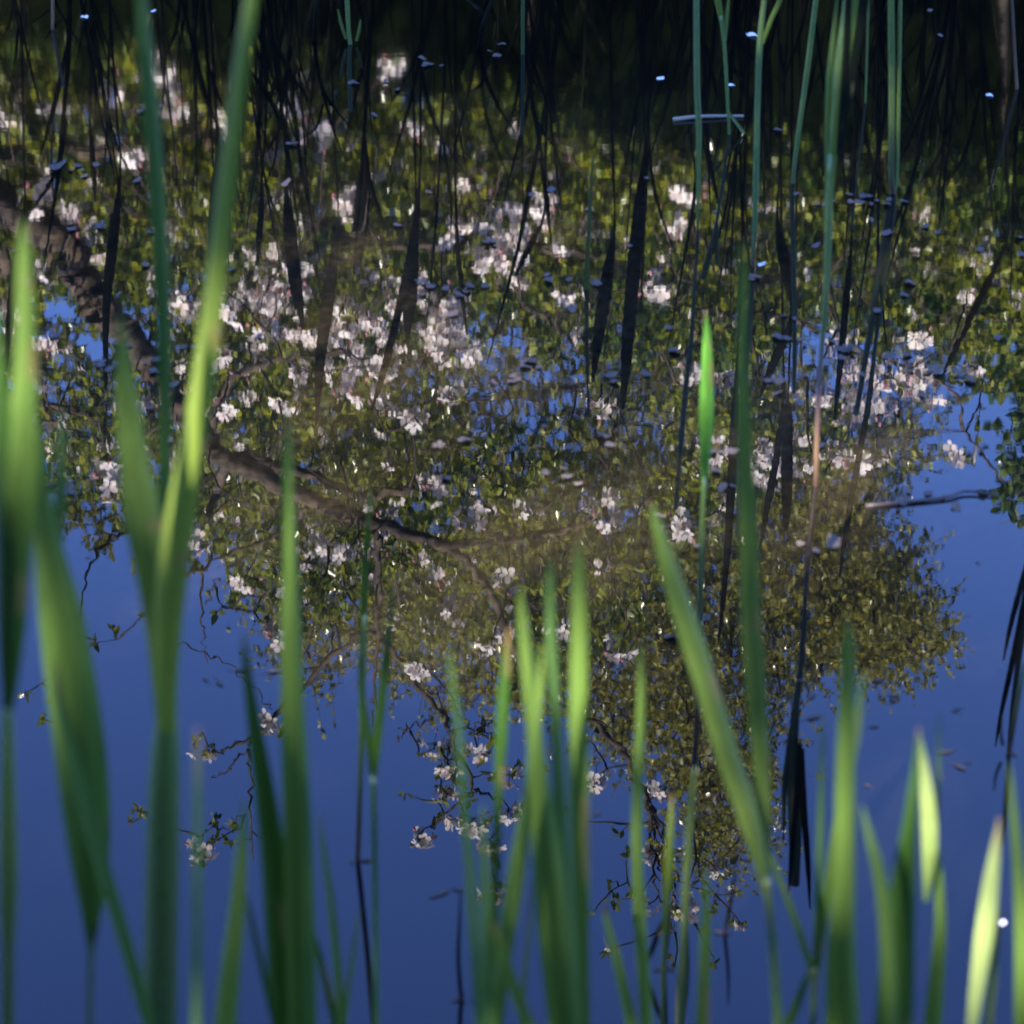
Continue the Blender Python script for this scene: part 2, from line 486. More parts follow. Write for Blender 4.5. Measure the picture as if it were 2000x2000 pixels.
GAPS = [(960, 660, 100, 60, .72), (1600, 690, 125, 100, .8), (1000, 840, 170, 110, .45), (1760, 760, 120, 80, .7), (130, 600, 60, 40, .5), (1130, 720, 60, 60, .7), (700, 560, 50, 35, .5)]
def in_gap(u, v):
    return any(((u - a) / c) ** 2 + ((v - b) / d) ** 2 < 1 and rng.random() < p for a, b, c, d, p in GAPS)
def apple_tree():
    Y0 = 6.9
    def m3(u, v, y=Y0): return tuple(mir(u, v, y))
    base = (-2.75, 7.75, 0.2)
    root = thing('apple_tree', base, 'old apple tree in white blossom leaning over the far side of the pond', 'tree')
    sk = Skel()
    sk.limb([(base[0], base[1], -0.1), (-2.6, 7.7, 0.5), m3(-420, 250, 7.55), m3(-130, 350, 7.4), m3(-20, 385, 7.3), m3(95, 450), m3(160, 540), m3(207, 610), m3(250, 650)], 0.12, 0.047, 50, 10)
    sk.limb([m3(250, 650), m3(310, 735), m3(357, 802), m3(405, 862), m3(440, 895), m3(518, 937), m3(647, 993), m3(735, 1022), m3(838, 1052)], 0.048, 0.022, 46, 9)
    sk.limb([m3(430, 885), m3(560, 915, 7.0), m3(700, 960, 6.9), m3(800, 955, 6.8)], 0.026, 0.010)
    sk.limb([m3(440, 895), m3(425, 960, 7.1), m3(405, 1010, 7.0)], 0.022, 0.012)
    sk.limb([m3(838, 1052), m3(890, 1066), m3(1000, 1050, 7.1), m3(1103, 1035, 7.1), m3(1181, 1003, 7.0), m3(1269, 980, 7.0)], 0.018, 0.007)
    sk.limb([m3(838, 1052), m3(905, 1092), m3(945, 1140), m3(978, 1205), m3(1010, 1290), m3(1093, 1381), m3(1171, 1422), m3(1228, 1485), m3(1262, 1560)], 0.018, 0.010, 40)
    for k in range(4):
        sk.limb([m3(1258, 1545), m3(1270 + 8 * k, 1620, Y0 + .05 * k), m3(1276 + 14 * k, 1700, Y0 + .06 * k), m3(1290 + 8 * k, 1760, Y0 + .05 * k)], 0.008, 0.004)
    sk.limb([m3(735, 1022), m3(739, 1080), m3(737, 1180), m3(735, 1240)], 0.014, 0.012)
    sk.limb([m3(735, 1238), m3(690, 1244), m3(600, 1335), m3(517, 1422), m3(490, 1445)], 0.011, 0.009)
    sk.limb([m3(490, 1445), m3(481, 1453), m3(435, 1464), m3(400, 1466)], 0.007, 0.004)
    sk.limb([m3(485, 1462), m3(455, 1490), m3(425, 1512), m3(412, 1520)], 0.004, 0.002)
    sk.limb([m3(485, 1462), m3(487, 1560), m3(495, 1680)], 0.006, 0.003)
    sk.limb([m3(480, 1590), m3(440, 1620), m3(405, 1645)], 0.003, 0.002)
    sk.limb([m3(737, 1240), m3(765, 1270), m3(828, 1350), m3(865, 1400), m3(880, 1433), m3(916, 1510), m3(932, 1541), m3(973, 1557)], 0.012, 0.006, 30)
    sk.limb([m3(828, 1350), m3(862, 1368), m3(880, 1430)], 0.005, 0.004)
    sk.limb([m3(880, 1430), m3(920, 1418), m3(960, 1405)], 0.005, 0.002)
    sk.limb([m3(845, 1405), m3(800, 1420), m3(778, 1418)], 0.004, 0.002)
    sk.limb([m3(800, 1420), m3(785, 1435), m3(774, 1452)], 0.003, 0.002)
    sk.limb([m3(932, 1541), m3(900, 1565), m3(860, 1600), m3(818, 1634)], 0.006, 0.003)
    sk.limb([m3(735, 1240), m3(732, 1330), m3(728, 1420)], 0.008, 0.004)
    sk.limb([m3(600, 993), m3(549, 1040, 7.05), m3(450, 1080, 7.0), m3(357, 1125, 6.9)], 0.010, 0.006)
    sk.limb([m3(395, 1105, 6.95), m3(397, 1180, 6.9), m3(395, 1240, 6.9), m3(406, 1300, 6.9)], 0.005, 0.002)
    sk.limb([m3(400, 1180, 6.9), m3(415, 1150, 6.9), m3(428, 1136, 6.9)], 0.003, 0.004)
    sk.limb([m3(250, 1030, 7.4), m3(190, 1080, 7.2), m3(160, 1170, 7.0)], 0.008, 0.004)
    sk.limb([m3(347, 1262, 7), m3(400, 1275, 7), m3(445, 1298, 7), m3(500, 1350, 7), m3(533, 1386, 7)], 0.003, 0.0025)
    sk.limb([m3(-60, 770, 7.6), m3(75, 790, 7.5), m3(150, 802, 7.4), m3(195, 830, 7.3), m3(240, 960, 7.3), m3(250, 1030, 7.4), m3(347, 1262, 7)], 0.012, 0.003, 30)
    sk.limb([m3(75, 815, 7.4), m3(140, 840, 7.4), m3(230, 862, 7.3), m3(330, 830, 7.2)], 0.007, 0.009)
    sk.limb([m3(-20, 385, 7.3), m3(20, 640, 7.6), m3(-60, 770, 7.6)], 0.03, 0.012)
    sk.limb([m3(-130, 350, 7.4), m3(0, 178, 7.7), m3(140, 190, 7.8), m3(280, 198, 7.8), m3(378, 238, 7.7), m3(430, 290, 7.6), m3(533, 342, 7.6), m3(647, 373, 7.5), m3(800, 380, 7.5), m3(1000, 358, 7.5)], 0.06, 0.010, 46, 9)
    sk.limb([m3(0, 305, 7.5), m3(90, 270, 7.6), m3(200, 300, 7.6), m3(378, 245, 7.7)], 0.03, 0.02)
    sk.limb([m3(533, 342, 7.6), m3(620, 440, 7.5), m3(725, 478, 7.4), m3(860, 480, 7.4), m3(1000, 478, 7.3), m3(1180, 500, 7.3)], 0.024, 0.010, 30)
    sk.limb([m3(1000, 478, 7.3), m3(1010, 570, 7.2), m3(1060, 620, 7.2), m3(1110, 660, 7.1)], 0.010, 0.004)
    sk.limb([m3(1180, 500, 7.3), m3(1280, 560, 7.4), m3(1400, 610, 7.5), m3(1540, 620, 7.6), m3(1700, 690, 7.6), m3(1865, 770, 7.6), m3(1890, 848, 7.6), m3(1947, 921, 7.6), m3(1963, 967, 7.6)], 0.012, 0.004, 40)
    sk.limb([m3(1400, 610, 7.5), m3(1480, 560, 7.7), m3(1600, 520, 7.9), m3(1750, 515, 8.0)], 0.010, 0.005)
    sk.limb([m3(405, 862), m3(420, 800, 6.9), m3(462, 730, 6.8)], 0.022, 0.012)
    sk.limb([m3(462, 730, 6.8), m3(560, 700, 6.7), m3(680, 690, 6.7)], 0.012, 0.006)
    # twigs towards the places where the photograph shows leaves and flowers
    D2 = 1.0352
    fl = [(250,290),(100,200),(20,215),(300,130),(320,190),(560,195),(600,250),(70,375),(140,405),(320,435),(95,515),(345,575),(510,525),(460,575),(500,620),(30,600),(75,640),(690,600),(655,612),(840,608),(838,560),(835,435),(960,415),(970,475),(940,440),(1040,430),(1080,550),(1240,540),(1270,420),(1300,350),(890,340),(665,385),(640,715),(680,700),(690,740),(720,690),(835,660),(540,745),(405,675),(435,765),(270,765),(75,710),(120,650),(1140,770),(850,735),(775,780),(1365,715),(1300,705),(1430,860),(1437,888),(1600,630),(1612,688),(1690,710),(1730,622),(1650,742),(1620,860),(1582,855),(1650,862),(1820,855),(1145,980),(1270,985),(1300,990),(890,970),(820,925),(710,960),(715,1020),(620,1030),(645,1047),(370,1015),(465,1085),(525,1115),(530,1195),(830,1080),(855,1160),(930,1202),(1070,1190),(1170,1215),(790,1250),(960,1090),(205,905),(198,860),(382,1415),(520,1362),(377,1602),(820,1402),(845,1432),(960,1462),(900,1410),(960,1527),(845,1500),(865,1548),(797,1580),(925,1582),(890,1545),(940,1690),(1125,1465),(1245,1482),(1240,1612),(1225,1705),(1290,1712),(1155,1787),(1355,1642),(1400,1747),(215,175),(430,250),(780,240),(740,130),(1330,830),(1100,640)]
    flp = []
    for (u, v) in fl:
        u *= D2; v *= D2
        y = Y0 + (rng.uniform(-0.5, 0.1) if v < 1250 else rng.uniform(-0.06, 0.06))
        flp.append(m3(u, v, y))
    mask = [(-200, 150), (0, 90), (900, 190), (1900, 440), (2050, 620), (1960, 830), (1800, 800), (1650, 900), (1450, 1020), (1350, 1080), (1200, 1220), (1000, 1300), (880, 1290), (700, 1190), (560, 1180), (470, 1120), (330, 1040), (230, 980), (90, 900), (-200, 950)]
    def dens(u, v):
        d = 1.0
        if u > 880 and 620 < v < 1000: d = 0.28
        if u > 1350 and v > 620: d = 0.35
        if u < 700 and v < 330: d = 0.7
        if u > 1250 and v < 520: d = 0.6
        if v > 960: d = 0.75
        if u < 330 and v > 600: d = 0.45
        return d
    tg = []
    while len(tg) < 800:
        u, v = rng.uniform(-200, 2050), rng.uniform(60, 1320)
        if inside(mask, u, v) and rng.random() < dens(u, v) and not in_gap(u, v):
            tg.append(m3(u, v, rng.uniform(6.9, 8.7)))
    low = []                                       # sparse leaf rosettes on the top shoots that hang lowest in the reflection
    for (u, v, s, k) in ((880, 1520, 60, 14), (1290, 1680, 50, 20), (960, 1440, 40, 7), (1390, 1690, 50, 8), (470, 1600, 45, 6), (495, 1180, 40, 10), (1120, 1450, 40, 5), (240, 1260, 40, 4), (90, 1380, 35, 4), (1200, 1780, 25, 3), (400, 1450, 10, 1), (270, 1600, 18, 3), (1310, 1840, 35, 5)):
        for i in range(k): low.append(m3(u + rng.normal(0, s), v + rng.normal(0, s), Y0 + rng.normal(0, 0.08)))
    bare = []
    while len(bare) < 230:
        u, v = rng.uniform(-100, 1900), rng.uniform(200, 1240)
        if inside(mask, u, v) and v > 250: bare.append(m3(u, v, rng.uniform(6.3, 7.0)))
    allt = flp + tg + low + bare
    dirs = sk.reach(allt, 0.0050, 4)
    nf, nt_ = len(flp), len(tg)
    tw = MB()
    A = [sprays(np.array(tg), dirs[nf:nf + nt_], 5, 15, 0.16, 0.038, 0.021, hang=0.05, upright=0.35, mb=tw),
         sprays(np.array(flp), dirs[:nf], 1, 6, 0.06, 0.042, 0.022, mb=tw),
         sprays(np.array(low), dirs[nf + nt_:nf + nt_ + len(low)], 1, 5, 0.05, 0.036, 0.019, mb=tw)]
    arrs = [np.concatenate([a[i] for a in A]) for i in range(5)]
    o = link('crown', leaf_mesh('crown', *arrs, M_APPLE), root); local(root, o)
    local(root, sk.limbs.build('trunk', M_BARK, root))
    sk.twigs.v += []; 
    b = sk.twigs
    b.add(tw.v, tw.f)
    local(root, b.build('branches', M_TWIG, root))
    # flowers: the hundred that show largest as parts, the rest as one
    rl = Vector(root.location)
    rest = MB()
    for i, p in enumerate(flp[:100]):
        o = link('blossom_cluster', CLUSTERS[i % 8], root)
        o.location = Vector(p) - rl
        o.rotation_euler = (random.uniform(.5, 1.7), random.uniform(-.7, .7), random.uniform(-.6, .6))
        s = random.uniform(0.9, 1.15) if p[2] < 3.4 else random.uniform(1.1, 1.3); o.scale = (s, s, s)
    extra = list(flp[100:])
    ex = [t for t in tg if rng.random() < (0.6 if t[0] < .1 else 0.34)]
    extra += ex
    for (u, v, su, sv, k) in ((700, 640, 70, 50, 34), (860, 610, 40, 40, 16), (500, 590, 60, 40, 20), (1690, 745, 80, 40, 22), (980, 460, 50, 40, 18), (1470, 890, 40, 40, 10)):
        extra += [m3(u + rng.normal(0, su), v + rng.normal(0, sv), rng.uniform(6.5, 7.0)) for _ in range(k)]
    from mathutils import Euler
    for p in extra:
        me = CLUSTERS[random.randrange(8)]
        R = Euler((random.uniform(.4, 1.7), random.uniform(-.8, .8), random.uniform(-.6, .6))).to_matrix()
        s = random.uniform(0.5, 0.9)
        of = len(rest.v)
        rest.v += [tuple(R @ (q.co * s) + Vector(p)) for q in me.vertices]
        rest.f += [tuple(k + of for k in pl.vertices) for pl in me.polygons]
        rest.m += [pl.material_index for pl in me.polygons]
    o = rest.build('blossoms', [M_PETAL, M_STAMEN, M_BUD, M_TWIG], root); local(root, o)
    o['kind'] = 'stuff'
apple_tree()

def leafy_tree(name, label, base, trunk, limbs, targets, leafmat, barkmat, shoots, per, length, llen, lwid, r=0.01, hang=0.0, group=None, simple=True, twig_r=0.003, spread=0.9, upright=0.3, cat='tree'):
    root = thing(name, base, label, cat, group)
    sk = Skel()
    sk.limb(*trunk)
    for l in limbs: sk.limb(*l)
    dirs = sk.reach(targets, r, 4)
    tw = MB()
    a = sprays(np.array(targets), dirs, shoots, per, length, llen, lwid, hang=hang, upright=upright, mb=tw, twig_r=twig_r, spread=spread)
    local(root, link('crown', leaf_mesh('crown', *a, leafmat, simple), root))
    local(root, sk.limbs.build('trunk', barkmat, root))
    b = sk.twigs; b.add(tw.v, tw.f)
    local(root, b.build('branches', M_TWIG, root))
    return root
def fill(poly, n, y0, y1, seen=mir):
    us = [p[0] for p in poly]; vs_ = [p[1] for p in poly]; out = []
    while len(out) < n:
        u, v = rng.uniform(min(us), max(us)), rng.uniform(min(vs_), max(vs_))
        if inside(poly, u, v) and not in_gap(u, v): out.append(tuple(seen(u, v, rng.uniform(y0, y1))))
    return out

def birch():
    Yb = 16.0
    def m3(u, v, y=Yb): return tuple(mir(u, v, y))
    poly = [(350, 700), (700, 560), (1000, 560), (1400, 560), (1900, 560), (1900, 760), (1780, 900), (1690, 1000), (1640, 1060), (1700, 1130), (1790, 1200), (1840, 1270), (1760, 1320), (1650, 1290), (1560, 1350), (1510, 1420), (1500, 1540), (1470, 1640), (1420, 1700), (1330, 1640), (1330, 1560), (1250, 1500), (1080, 1400), (980, 1390), (850, 1370), (740, 1310), (620, 1350), (580, 1310), (530, 1230), (520, 1150), (420, 1000)]
    tg = fill(poly, 2000, 14.6, 17.4)
    core = [(900, 900), (1500, 900), (1620, 1150), (1450, 1350), (1350, 1500), (1150, 1370), (1000, 1300)]
    tg += fill(core, 220, 14.8, 17.4)
    tip = [(1330, 1500), (1500, 1500), (1480, 1650), (1440, 1730), (1370, 1700)]
    tg += fill([(1560, 950), (1720, 1000), (1850, 1250), (1760, 1320), (1560, 1330)], 220, 15.0, 17.0)
    tg += fill(tip, 30, 15.5, 16.5)
    b = mir(1330, 1000, Yb); b = (b[0], Yb, 0.25)
    tr = ([(b[0], b[1], 0.1), (b[0] + .05, Yb, 2.5), m3(1330, 900), m3(1350, 1200), m3(1390, 1500), m3(1410, 1640)], 0.15, 0.012, 40, 9)
    limbs = [([m3(1335, 850), m3(1500, 1000), m3(1620, 1120), m3(1780, 1210)], 0.05, 0.008), ([m3(1340, 950), m3(1180, 1080), m3(1000, 1180), m3(800, 1240), m3(640, 1270)], 0.05, 0.008),
             ([m3(1340, 800), m3(1550, 800), m3(1750, 780)], 0.05, 0.008), ([m3(1335, 700), m3(1100, 760), m3(800, 800), m3(560, 860)], 0.05, 0.008),
             ([m3(1350, 1150), m3(1220, 1280), m3(1120, 1350)], 0.04, 0.006), ([m3(1350, 1100), m3(1480, 1230), m3(1520, 1400)], 0.03, 0.006)]
    leafy_tree('birch_tree', 'tall birch with small pale spring leaves behind the apple tree, against blue sky', b, tr, limbs, tg, M_BIRCH, M_BIRCHBARK, 4, 13, 0.36, 0.042, 0.036, 0.012, hang=0.35, spread=0.75, upright=0.0, twig_r=0.002)
birch()

def right_tree():
    Yb = 11.5
    def m3(u, v, y=Yb): return tuple(mir(u, v, y))
    poly = [(1980, 520), (2010, 560), (1950, 600), (1975, 700), (1945, 800), (1975, 870), (1965, 960), (1990, 1030), (2100, 1100), (2600, 1000), (2600, 500)]
    tg = fill(poly, 230, 10.8, 12.6)
    b = mir(2400, 700, Yb); b = (b[0], Yb, 0.28)
    tr = ([(b[0], Yb, 0.1), (b[0] - .05, Yb, 1.2), m3(2390, 600), m3(2350, 900)], 0.10, 0.02, 24, 8)
    limbs = [([m3(2390, 550), m3(2200, 650), m3(2020, 720)], 0.03, 0.008), ([m3(2380, 700), m3(2200, 850), m3(2020, 940)], 0.03, 0.008)]
    leafy_tree('maple_tree', 'deep green young maple at the right edge beyond the pond', b, tr, limbs, tg, M_BUSH, M_DARKBARK, 4, 9, 0.2, 0.075, 0.055, 0.007, simple=False)
right_tree()
def left_tree():
    Yb = 12.0
    def m3(u, v, y=Yb): return tuple(mir(u, v, y))
    poly = [(-400, 600), (100, 640), (420, 700), (480, 850), (500, 1010), (440, 1060), (330, 1080), (250, 1045), (190, 1060), (145, 1000), (130, 900), (0, 860), (-400, 900)]
    tg = fill(poly, 200, 11.5, 12.8)
    b = mir(-100, 600, Yb); b = (b[0], Yb, 0.28)
    tr = ([(b[0], Yb, 0.1), (b[0] + .05, Yb, 1.4), m3(-60, 650), m3(150, 850), m3(260, 980)], 0.09, 0.012, 24, 8)
    limbs = [([m3(0, 700), m3(250, 780), m3(400, 900)], 0.03, 0.008)]
    leafy_tree('young_oak', 'young oak with yellow-green new leaves behind the apple tree trunk', b, tr, limbs, tg, M_OAK, M_DARKBARK, 4, 9, 0.16, 0.05, 0.034, 0.006, simple=False)
left_tree()

def bushes():
    specs = [('broad thorn bush with sunny leaves behind the left of the apple tree', -2.4, 10.2, (-500, 520), 110, 560),
             ('rounded thorn bush in fresh leaf behind the middle of the apple tree', 0.1, 10.6, (380, 1200), 190, 580),
             ('loose thorn bush with scattered bright leaves right of the apple tree', 2.0, 10.0, (1050, 1750), 290, 660),
             ('dark gappy thorn bush beside the maple at the right', 3.6, 10.4, (1650, 2500), 300, 660)]
    for lab, x, y, (u0, u1), v0, v1 in specs:
        poly = [(u0, v0), (u1, v0), (u1 + 60, (v0 + v1) / 2), (u1 - 80, v1 - 20), ((u0 + u1) / 2, v1 + 20), (u0 + 80, v1 - 30), (u0 - 60, (v0 + v1) / 2)]
        tg = fill(poly, 430, y - 0.8, y + 0.8)
        tr = ([(x, y, 0.1), (x + .1, y, 0.6), (x - .05, y + .1, 1.4), (x, y, 2.2)], 0.06, 0.012, 20, 7)
        limbs = [([(x, y, 0.4), (x - .5, y, 1.0), (x - 1.0, y + .1, 1.8)], 0.035, 0.008), ([(x, y, 0.5), (x + .5, y - .1, 1.1), (x + 1.0, y, 1.9)], 0.035, 0.008)]
        leafy_tree('thorn_bush', lab, (x, y, 0.28), tr, limbs, tg, M_BUSH, M_DARKBARK, 4, 13, 0.2, 0.050, 0.028, 0.006, simple=False, cat='bush', group='thorn bushes behind the apple tree')
bushes()

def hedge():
    root = thing('shade_dark_hedge', (0, 12.6, 0.28), 'long hedge behind the bushes, coloured near-black for shaded undergrowth', 'hedge')
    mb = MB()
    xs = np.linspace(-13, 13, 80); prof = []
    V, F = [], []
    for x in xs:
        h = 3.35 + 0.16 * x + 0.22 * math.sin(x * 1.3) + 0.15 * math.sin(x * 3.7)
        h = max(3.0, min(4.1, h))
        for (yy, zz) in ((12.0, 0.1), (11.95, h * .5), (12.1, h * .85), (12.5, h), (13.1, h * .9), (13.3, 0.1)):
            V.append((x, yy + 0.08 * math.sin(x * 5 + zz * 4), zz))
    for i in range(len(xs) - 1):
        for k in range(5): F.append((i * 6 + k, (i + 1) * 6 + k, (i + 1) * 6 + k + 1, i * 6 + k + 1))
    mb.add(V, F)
    local(root, mb.build('hedge_core', M_SHADE_HEDGE, root))
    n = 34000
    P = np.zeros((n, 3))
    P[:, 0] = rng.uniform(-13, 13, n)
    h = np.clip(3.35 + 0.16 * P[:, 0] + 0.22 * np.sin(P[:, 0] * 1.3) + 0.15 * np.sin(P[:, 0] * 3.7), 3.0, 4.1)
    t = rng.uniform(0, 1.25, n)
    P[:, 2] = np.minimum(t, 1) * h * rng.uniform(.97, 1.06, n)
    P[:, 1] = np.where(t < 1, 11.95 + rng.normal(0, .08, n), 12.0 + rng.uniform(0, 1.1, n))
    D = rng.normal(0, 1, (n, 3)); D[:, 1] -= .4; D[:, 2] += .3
    local(root, link('hedge_foliage', leaf_mesh('hedge_foliage', P, D, rng.normal(0, 1, (n, 3)), rng.uniform(.05, .1, n), rng.uniform(.02, .035, n), M_SHADE_HEDGE, True), root))
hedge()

def near_bank_blockers():
    root = thing('fill_blocker_hedge', (0, -6.4, 0.2), 'added unseen hedge behind the viewer that cuts light on the reeds', 'hedge')  # unseen hedge, added to cut fill light on the reeds
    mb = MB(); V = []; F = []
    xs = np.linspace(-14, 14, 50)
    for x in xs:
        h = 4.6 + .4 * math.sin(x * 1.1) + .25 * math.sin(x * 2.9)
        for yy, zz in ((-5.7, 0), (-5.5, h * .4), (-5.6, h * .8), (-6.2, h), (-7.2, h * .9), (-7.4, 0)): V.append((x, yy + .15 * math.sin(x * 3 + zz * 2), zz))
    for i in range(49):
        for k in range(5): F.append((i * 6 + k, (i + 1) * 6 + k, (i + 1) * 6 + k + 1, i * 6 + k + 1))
    mb.add(V, F); local(root, mb.build('hedge_core', M_SHADE_HEDGE, root))
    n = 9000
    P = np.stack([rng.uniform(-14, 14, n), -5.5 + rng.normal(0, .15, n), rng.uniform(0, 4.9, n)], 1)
    local(root, link('hedge_foliage', leaf_mesh('hedge_foliage', P, rng.normal(0, 1, (n, 3)), rng.normal(0, 1, (n, 3)), rng.uniform(.08, .16, n), rng.uniform(.04, .07, n), M_SHADE_HEDGE, True), root))
    # grass added out of view, just under the picture, to darken reed bottoms
    n = 5200
    B = np.stack([rng.uniform(-1.9, 1.9, n), rng.uniform(-.5, .86, n), np.full(n, 0.0)], 1)
    D = np.stack([rng.normal(0, .16, n), rng.normal(0, .16, n), np.ones(n)], 1)
    L = rng.uniform(.45, .92, n)
    o = link('shading_grass', leaf_mesh('shading_grass', B, D, np.stack([rng.normal(0, .5, n), -np.ones(n), rng.normal(0, .1, n)], 1), L, rng.uniform(.010, .02, n), M_BUSH))
    o['label'] = 'added grass below the frame that shades the foot of the reeds'; o['category'] = 'grass'; o['kind'] = 'stuff'
near_bank_blockers()

HOLES = ((900, 590, .42), (1060, 1010, .34), (410, 1010, .36), (680, 660, .25), (1640, 900, .2))  # gaps cut in the shade tree's crown to let sun onto the water
SPOTS = [(at(1932, 1800, 1.3), .06), (at(1812, 1600, 1.4), .05), (at(328, 1290, 1.29), .05)]  # more crown gaps, cut so sun strikes these leaves
def shade_tree():
    c0 = Vector((0.0, 3.35, 0)) + SDIR * (5.6 / SDIR.z)
    b = (-4.6, -2.6, 0.18)
    tg = []
    while len(tg) < 1250:
        x, y, z = rng.uniform(-4.4, 4.4), rng.uniform(-3.6, 3.3), rng.uniform(-0.8, 0.9)
        hole = False
        for (hu, hv, hr) in HOLES:
            hp = water_at(hu, hv); k_ = (c0.z + z) / SDIR.z
            if math.hypot(hp.x + SDIR.x * k_ - c0.x - x, (hp.y + SDIR.y * k_ - c0.y - y) * SDIR.z) < hr and rng.random() < .72: hole = True
        for sp_, hr in SPOTS:
            k_ = (c0.z + z - sp_.z) / SDIR.z
            if math.hypot(sp_.x + SDIR.x * k_ - c0.x - x, (sp_.y + SDIR.y * k_ - c0.y - y) * SDIR.z) < hr + .12 and rng.random() < .8: hole = True
        if hole: continue
        if (x / 4.4) ** 2 + (y / 3.5) ** 2 + (z / 0.95) ** 2 < 1: tg.append((c0.x + x, c0.y + y, c0.z + z))
    c = c0
    tr = ([(b[0], b[1], 0), (-4.5, -2.5, 2), (c.x - .6, c.y - .4, c.z - 1.2), (c.x, c.y, c.z)], 0.22, 0.05, 30, 10)
    limbs = [([(c.x - .6, c.y - .4, c.z - 1.2), (c.x + dx * .5, c.y + dy * .5, c.z - .5), (c.x + dx, c.y + dy, c.z)], 0.06, 0.012) for dx, dy in ((2.4, 0), (1.5, 2), (-1.5, 2), (1.5, -2), (-2.2, 0), (0, 2.6), (0, -2.4))]
    leafy_tree('shade_tree', 'broad leafy tree on the near bank shading the front of the pond', b, tr, limbs, tg, M_BUSH, M_DARKBARK, 5, 8, 0.36, 0.13, 0.09, 0.012)
shade_tree()

# ------------------------------------------------------------------ reeds
GREEN = (0.070, 0.116, 0.022); BLUE = (0.054, 0.106, 0.028); DEEP = (0.018, 0.046, 0.006); LIGHT = (0.068, 0.114, 0.022); YELLOW = (0.12, 0.155, 0.022)  # DEEP: own dark green, and shade painted at blade and stem feet
BROWN = (0.05, 0.028, 0.014); RED = (0.09, 0.025, 0.015); DARK = (0.003, 0.0027, 0.0018); DARKG = (0.004, 0.006, 0.0026); OLIVE = (0.05, 0.075, 0.018); TAN = (0.13, 0.075, 0.035); SUN_PALE = (0.27, 0.33, 0.11)  # DARK and DARKG hold painted reed shade; the palest holds painted sunlight
def lerp(a, b, t): return tuple(x * (1 - t) + y * t for x, y in zip(a, b))
def blade(mb, P, W, col, col2=None, facing=0.0, fold=0.22):
    """one long leaf through the points P (Vectors) with widths W (metres), folded along its midrib"""
    k = max(30, len(P) * 6)
    c = spline([(*p, w) for p, w in zip(P, W)], k)
    V, F, TT, FB = [], [], [], []
    off = random.random() * 40
    dry = random.uniform(.02, .07) if random.random() < .45 else 0; spots = [(random.random(), random.uniform(.01, .03)) for _ in range(random.randint(0, 3))]
    tw0 = facing; tw1 = facing + random.uniform(-.35, .35)
    for i in range(k):
        p = Vector(c[i][:3]); w = max(0.0006, c[i][3])
        d = Vector(c[min(i + 1, k - 1)][:3]) - Vector(c[max(i - 1, 0)][:3])
        if d.length < 1e-9: d = Vector((0, 0, 1))
        d.normalize()
        t = i / (k - 1)
        an = tw0 + (tw1 - tw0) * t
        s = Vector((math.cos(an), math.sin(an), 0)); s = (s - d * s.dot(d)).normalized()
        n = s.cross(d)
        ww = w / max(0.45, abs(math.cos(an)))
        for j, (a, b) in enumerate(((-.5, .0), (-.26, -fold * .7), (0, -fold), (.26, -fold * .7), (.5, .0))):
            V.append(p + s * a * ww + n * b * ww)
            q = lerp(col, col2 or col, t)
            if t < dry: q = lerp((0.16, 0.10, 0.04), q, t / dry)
            for a_, b_ in spots:
                if abs(t - a_) < b_ and j in (3, 4): q = lerp(q, (0.14, 0.10, 0.04), .6)
            e = 0.82 if j == 2 else 1.0
            TT.append(tuple(x * e for x in q)); FB.append((off + a * 3.5, t * 1.2, 0))
    for i in range(k - 1):
        for j in range(4): F.append((i * 5 + j, i * 5 + j + 1, (i + 1) * 5 + j + 1, (i + 1) * 5 + j))
    mb.add(V, F, 0, TT, FB)
def to_water(pts, Y):
    """carry the lowest traced point down below the water in the same direction, easing to upright"""
    (u1, v1, w1), (u0, v0, w0) = pts[-1], pts[-2]
    p1, p0 = at(u1, v1, Y), at(u0, v0, Y)
    d = p1 - p0
    if p1.z < 0.03: return [], []
    sx = d.x / min(-0.05, d.z) if d.z < 0 else 0
    q = Vector((p1.x + max(-.12, min(.12, sx * -(-p1.z) * -0.5)), Y + 0.01, -0.04))
    step = max(.03, d.length); k = max(2, int((p1 - q).length / step)); out, ws = [], []
    for i in range(1, k + 1):
        t = i / k; f = t * (1 - .35 * (1 - t))
        out.append(Vector((p1.x + (q.x - p1.x) * t, p1.y + (q.y - p1.y) * t, p1.z + (q.z - p1.z) * t)) + Vector((d.x, 0, 0)) * (t * (1 - t) * 2)); ws.append(px(w1, Y) * (1 - .45 * t))
    return out, ws
FACES = {}
def P3(pts, Y, lean=0.0):
    out = []
    n = len(pts)
    for i, (u, v, w) in enumerate(pts):
        out.append(at(u, v, Y))
    return out, [px(w, Y) for (_, _, w) in pts]
NREED = [0]
